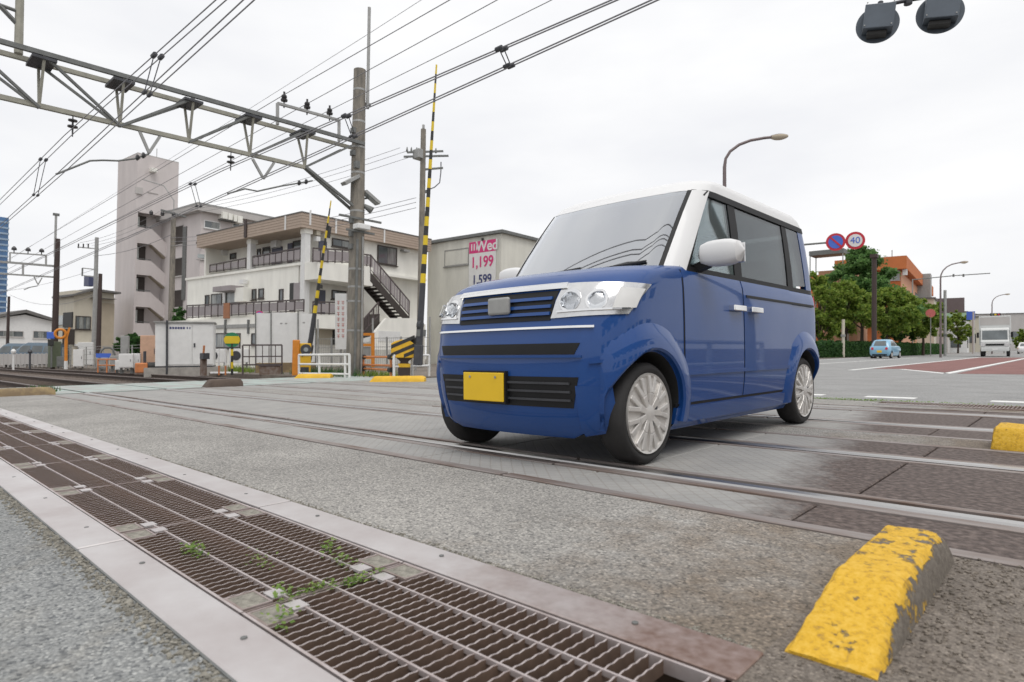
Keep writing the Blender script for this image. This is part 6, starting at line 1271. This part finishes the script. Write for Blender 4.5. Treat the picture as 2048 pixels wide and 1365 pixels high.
b, z = block('white_shop', 'low white shop with a brown rooftop sign beyond the hedge', 1934, 125, 95, 14, 14, 626, 'white', wins=(('b', 1, 5, 1, 3), ('b', 7, 11, 4, 6), ('a', 1, 6, 1, 3))); b.part(MB().box((-.6, -.6, z-.9), (10, 10, z-.1)), 'green_fascia', mat('pale_green', (.33, .48, .33), .7)); b.part(MB().box((-.4, .4, z), (.4, 6.2, z+3.0)), 'rooftop_sign', mat('sign_brown', (.13, .10, .10), .7)); b.part(MB().box((-.5, 5.0, z+.3), (-.42, 6, z+2.7)), 'sign_plate', 'wall_grey')
b, z = block('grey_shed', 'grey flat-roofed building beyond the pale house', 1895, 118, 95, 10, 12, 640, 'wall_grey', wins=(('b', 2, 9, 2, 4),))
b, z = block('cream_shop', 'cream shop building behind the truck', 1975, 135, 95, 16, 14, 636, 'wall_beige', wins=(('b', 2, 6, 2, 4), ('a', 2, 6, 2, 4)))
b, z = block('far_store', 'long pale store building at the end of the road', 2150, 190, 95, 60, 40, 628, 'wall_grey', wins=(('b', 4, 20, 3, 6),))
b, z = block('far_house', 'small grey house at the end of the road', 1890, 150, 95, 12, 14, 645, 'wall_tan')
b, z = block('far_flats', 'distant pale block between the pole and the truck', 1952, 210, 95, 20, 22, 630, 'wall_white')
# street lamps
def street_lamp(label, px, py, d, ytop, xarm, m='lamp_pole'):
    b = gd(px, d); g = thing('street_lamp', label, 'street lamp', b, 0, 'curved street lamps along the road'); inv = g.matrix_world.inverted(); s_ = d/FPX; P = lambda x, y: inv @ at(x, y, d)
    w = xarm-px; pts = [(0, 0, 0), P(px, py)]; 
    for t, u in ((.02, .28), (.10, .52), (.26, .74), (.46, .88), (.70, .96), (.92, 1.0)): pts.append(P(px+w*t, py+(ytop-py)*u))
    r0 = .075; MB().tube(pts, [r0*1.2, r0*.8]+[r0*.65]*6, 10).build('pole', m, g, smooth=True)
    q0, q1 = P(px+w*.82, ytop+.0), P(px+w*1.12, ytop-(py-ytop)*.03); dv = (q1-q0); h = MB()
    for i in range(9):
        t = i/8; rr_ = .17*math.sin(math.pi*min(1, .12+.8*t))**.7; c = q0+dv*t
        for k in range(12): a = 2*math.pi*k/12; h.v.append(tuple(c+Vector((math.cos(a)*rr_*.7*.73, -math.cos(a)*rr_*.7*.68, math.sin(a)*rr_*(.5 if math.sin(a) > 0 else .8)))))
    for i in range(8):
        for k in range(12): k2 = (k+1) % 12; h.f.append([i*12+k, i*12+k2, (i+1)*12+k2, (i+1)*12+k]); h.m.append(0 if 0 < k < 6 else 1)
    h.build('lantern', ['lamp_pole', 'wall_tan'], g, smooth='all')
street_lamp('curved street lamp rising behind the roof of the blue car', 1449, 335, 21, 274, 1562); street_lamp('curved street lamp right of the orange building', 1881, 560, 50, 525, 1930); street_lamp('curved street lamp above the white truck', 1984, 610, 82, 589, 2016)
p = gd(2050, 80); small_car('small_car', 'small white car at the right picture edge beyond the truck', (p.x, p.y, 0), R(2), 'van_white')
d = 50; g = thing('street_pole', 'plain dark brown pole behind the pale blue hatchback', 'pole', gd(1748, d)); MB().tube([(0, 0, -.1), (0, 0, (702-512)*d/FPX+H)], .18, 12).build('shaft', 'brown_pole', g, smooth=True); MB().box((-.26, -.26, (702-517)*d/FPX+H), (.26, .26, (702-510)*d/FPX+H)).build('cap', 'brown_pole', g)
d = 56; g = thing('street_pole', 'short whitish post in front of the hedge', 'pole', gd(1686, d)); MB().tube([(0, 0, 0), (0, 0, (702-640)*d/FPX+H)], .13, 10).build('shaft', 'wall_beige', g); MB().box((-.16, -.16, 1.9), (.16, .16, 2.1)).build('band', 'galv', g)
d = 62; g = thing('street_pole', 'slim grey pole beside the second street lamp', 'pole', gd(1890, d)); MB().tube([(0, 0, 0), (0, 0, (701-582)*d/FPX+H)], .13, 10).build('shaft', 'galv', g); MB().box((-.14, -.14, 2), (.14, .14, 2.2)).build('band', 'galv_dark', g)
d = 76; g = thing('traffic_signal_gantry', 'long thin traffic signal arm reaching over the road from the orange building', 'signal gantry', gd(1825, d)); s_ = d/FPX; inv = g.matrix_world.inverted(); MB().tube([inv @ at(1825, 560, d), inv @ at(1905, 552, d), inv @ at(1980, 547, d)], .06, 8).build('arm', 'galv_dark', g); MB().tube([(0, 0, 0), inv @ at(1825, 559, d)], .07, 8).build('post', 'galv', g)
for x in (1907, 1927): MB().lathe([(.1, -.2), (.1, .15)], c=inv @ at(x, 551, d), n=8).build('clamp', 'galv_dark', g)
d = 62; g = thing('round_sign', 'faded red round sign in front of the last tree', 'sign', gd(1861, d), R(8)); z_ = (701-628)*d/FPX+H; MB().lathe([(.42, -.03), (.42, 0)], axis='Y', c=(0, 0, z_), n=24).build('face', mat('faded_red', (.55, .14, .13), .6), g); MB().tube([(0, .05, 0), (0, .05, z_)], .04, 6).build('post', 'galv', g)
d = 95; g = thing('blue_sign', 'blue road sign on a grey pole left of the truck', 'sign', gd(1942, d), R(6)); z_ = (700-632)*d/FPX+H; MB().box((-.55, -.05, z_-.7), (.5, 0, z_+.6)).build('face', 'blue', g); MB().tube([(.3, .06, 0), (.3, .06, z_+.5)], .16, 8).build('post', 'wall_grey', g)
d = 92; g = thing('traffic_light', 'dark traffic light above the truck', 'traffic light', gd(1991, d), R(4)); z_ = (700-631)*d/FPX+H; MB().box((-.65, -.15, z_-.22), (.65, .15, z_+.22)).build('housing', 'dark', g, bevel=.05)
for k in range(3): MB().lathe([(.14, -.2), (.14, -.15)], axis='Y', c=(-.4+.4*k, 0, z_), n=12).build('lens', ['sign_green', 'sign_yellow', 'red'][k], g)
MB().tube([(1.0, .2, 0), (1.0, .2, z_+.1), (.3, .1, z_+.1)], .08, 8).build('post', 'galv', g)
b, z = block('unseen_grey_building', 'plain grey building out of view on the near side of the road, added for the car to mirror', 0, 1, 90, 40, 8, 600, 'wall_grey')  # unseen building, added so the car's side reflects something dark
bpy.data.objects.remove(b.r.children[1]); o = b.r.children[0]; b.r.matrix_world = Matrix.Translation((13, -12, 0)) @ Matrix.Rotation(R(0), 4, 'Z')
for v in o.data.vertices: v.co = ((0 if v.co.x < 20 else 9), (0 if v.co.y < 4 else 42), (-.5 if v.co.z < 0 else 7.5))
for k in range(9): MB().box((-.05, 2+k*4.5, 1), (.02, 4.6+k*4.5, 2.6)).build('window', 'glass', b.r); MB().box((-.05, 2+k*4.5, 4.3), (.02, 4.6+k*4.5, 5.9)).build('window', 'glass', b.r)
# round signs over the road
d = 21.5; g = thing('road_signs', 'no-parking and 40 speed limit signs on an arm behind the blue car', 'sign', gd(1530, d)); inv = g.matrix_world.inverted(); P = lambda x, y, dd=d: inv @ at(x, y, dd)
bk = inv.to_3x3() @ Vector((-.07, .1, 0)); top = P(1528, 494)+bk; MB().tube([(0, 0, 0), top], .06, 10).build('post', 'galv', g); MB().tube([top, P(1605, 489)+bk, P(1722, 479)+bk], .035, 8).build('arm', 'galv_dark', g)
qf = Matrix.Rotation(R(20), 4, 'Z')                         # faces look back at the camera side
def disc(name, m_, c, r, o, parent, n=40, r0=None):
    T = Matrix.Translation(c) @ qf; mb = MB().lathe([(r, o), (r, o+.008)], axis='Y', n=n); mb.v = [tuple(T @ Vector(v)) for v in mb.v]; return mb.build(name, m_, parent)
for px, py, kind in ((1671, 485, 'np'), (1710, 482, '40')):
    c = P(px, py); r_ = 17.6*d/FPX; pl = disc('sign_face', 'red', c, r_, -.06, g)
    if kind == 'np':
        disc('blue_field', 'blue', c, r_*.74, -.069, pl); T = Matrix.Translation(c) @ qf @ Matrix.Rotation(R(45), 4, 'Y'); MB().box((-r_*.76, -.078, -r_*.10), (r_*.76, -.07, r_*.10), T=T).build('slash', 'red', pl)
    else:
        disc('white_field', 'white', c, r_*.72, -.069, pl); t = text_mesh('40', r_*1.02, 'blue', parent=pl); t.matrix_local = Matrix.Translation(c) @ qf @ Matrix.Translation((0, -.075, 0)) @ Matrix.Rotation(R(90), 4, 'X')
# crossing warning lamps, overhead at top right
d = 7.4; b = gd(2300, d); g = thing('crossing_lamps', 'pair of dark round crossing warning lamps hanging from an arm', 'warning lamp', b, lean=False); inv = g.matrix_world.inverted(); P = lambda x, y, dd=d: inv @ at(x, y, dd); s_ = d/FPX
MB().tube([(0, 0, 0), P(2300, -120)], .09, 14).build('post', 'galv', g, smooth=True); am = MB().tube([P(2300, -70), P(2000, -28), P(1815, 1), P(1757, 14)], .022, 10).build('arm', 'dark', g, smooth=True); MB().lathe([(.045, -.05), (.045, .05)], c=P(1816, 1), n=10).build('joint', 'dark', am)
M['lamp_back'] = mat('dark_blue_grey_paint', (.085, .105, .13), .45, .1, var=.12, scale=5)
for px, py, rp_ in ((1755, 49, 39), (1880, 27, 42)):
    c = P(px, py); r_ = rp_*s_*.98; f = Matrix.Translation(c) @ Matrix.Rotation(R(17), 4, 'Z') @ Matrix.Rotation(R(8), 4, 'Y') @ Matrix.Rotation(R(-4), 4, 'X')
    def put(mb, nm, m_, par, **k): mb.v = [tuple(f @ Vector(v)) for v in mb.v]; return mb.build(nm, m_, par, **k)
    pl = put(MB().lathe([(r_, .0), (r_, .012), (r_*.97, .016)], axis='Y', n=48), 'back_plate', 'lamp_back', g)
    put(MB().box((-r_*.68, -.16, -r_*.55), (r_*.70, 0, r_*.74)), 'housing', 'lamp_back', pl, bevel=.008); put(MB().box((-r_*.45, -.11, -r_*.80), (r_*.45, 0, -r_*.56)), 'terminal_box', 'black', pl, bevel=.01)
    for sx in (-.5, .5):
        for sz in (-.4, .8): put(MB().lathe([(.008, -.166), (.008, -.16)], axis='Y', c=(sx*r_*1.2, 0, sz*r_), n=8), 'screw', 'galv', pl)
    put(MB().lathe([(r_*.5, .016), (r_*.5, .05)], axis='Y', n=24), 'lens', 'red', pl)
    put(MB().tube([(0, -.03, r_*.9), (0, -.03, r_*1.12)], .03, 8), 'hanger', 'dark', pl)
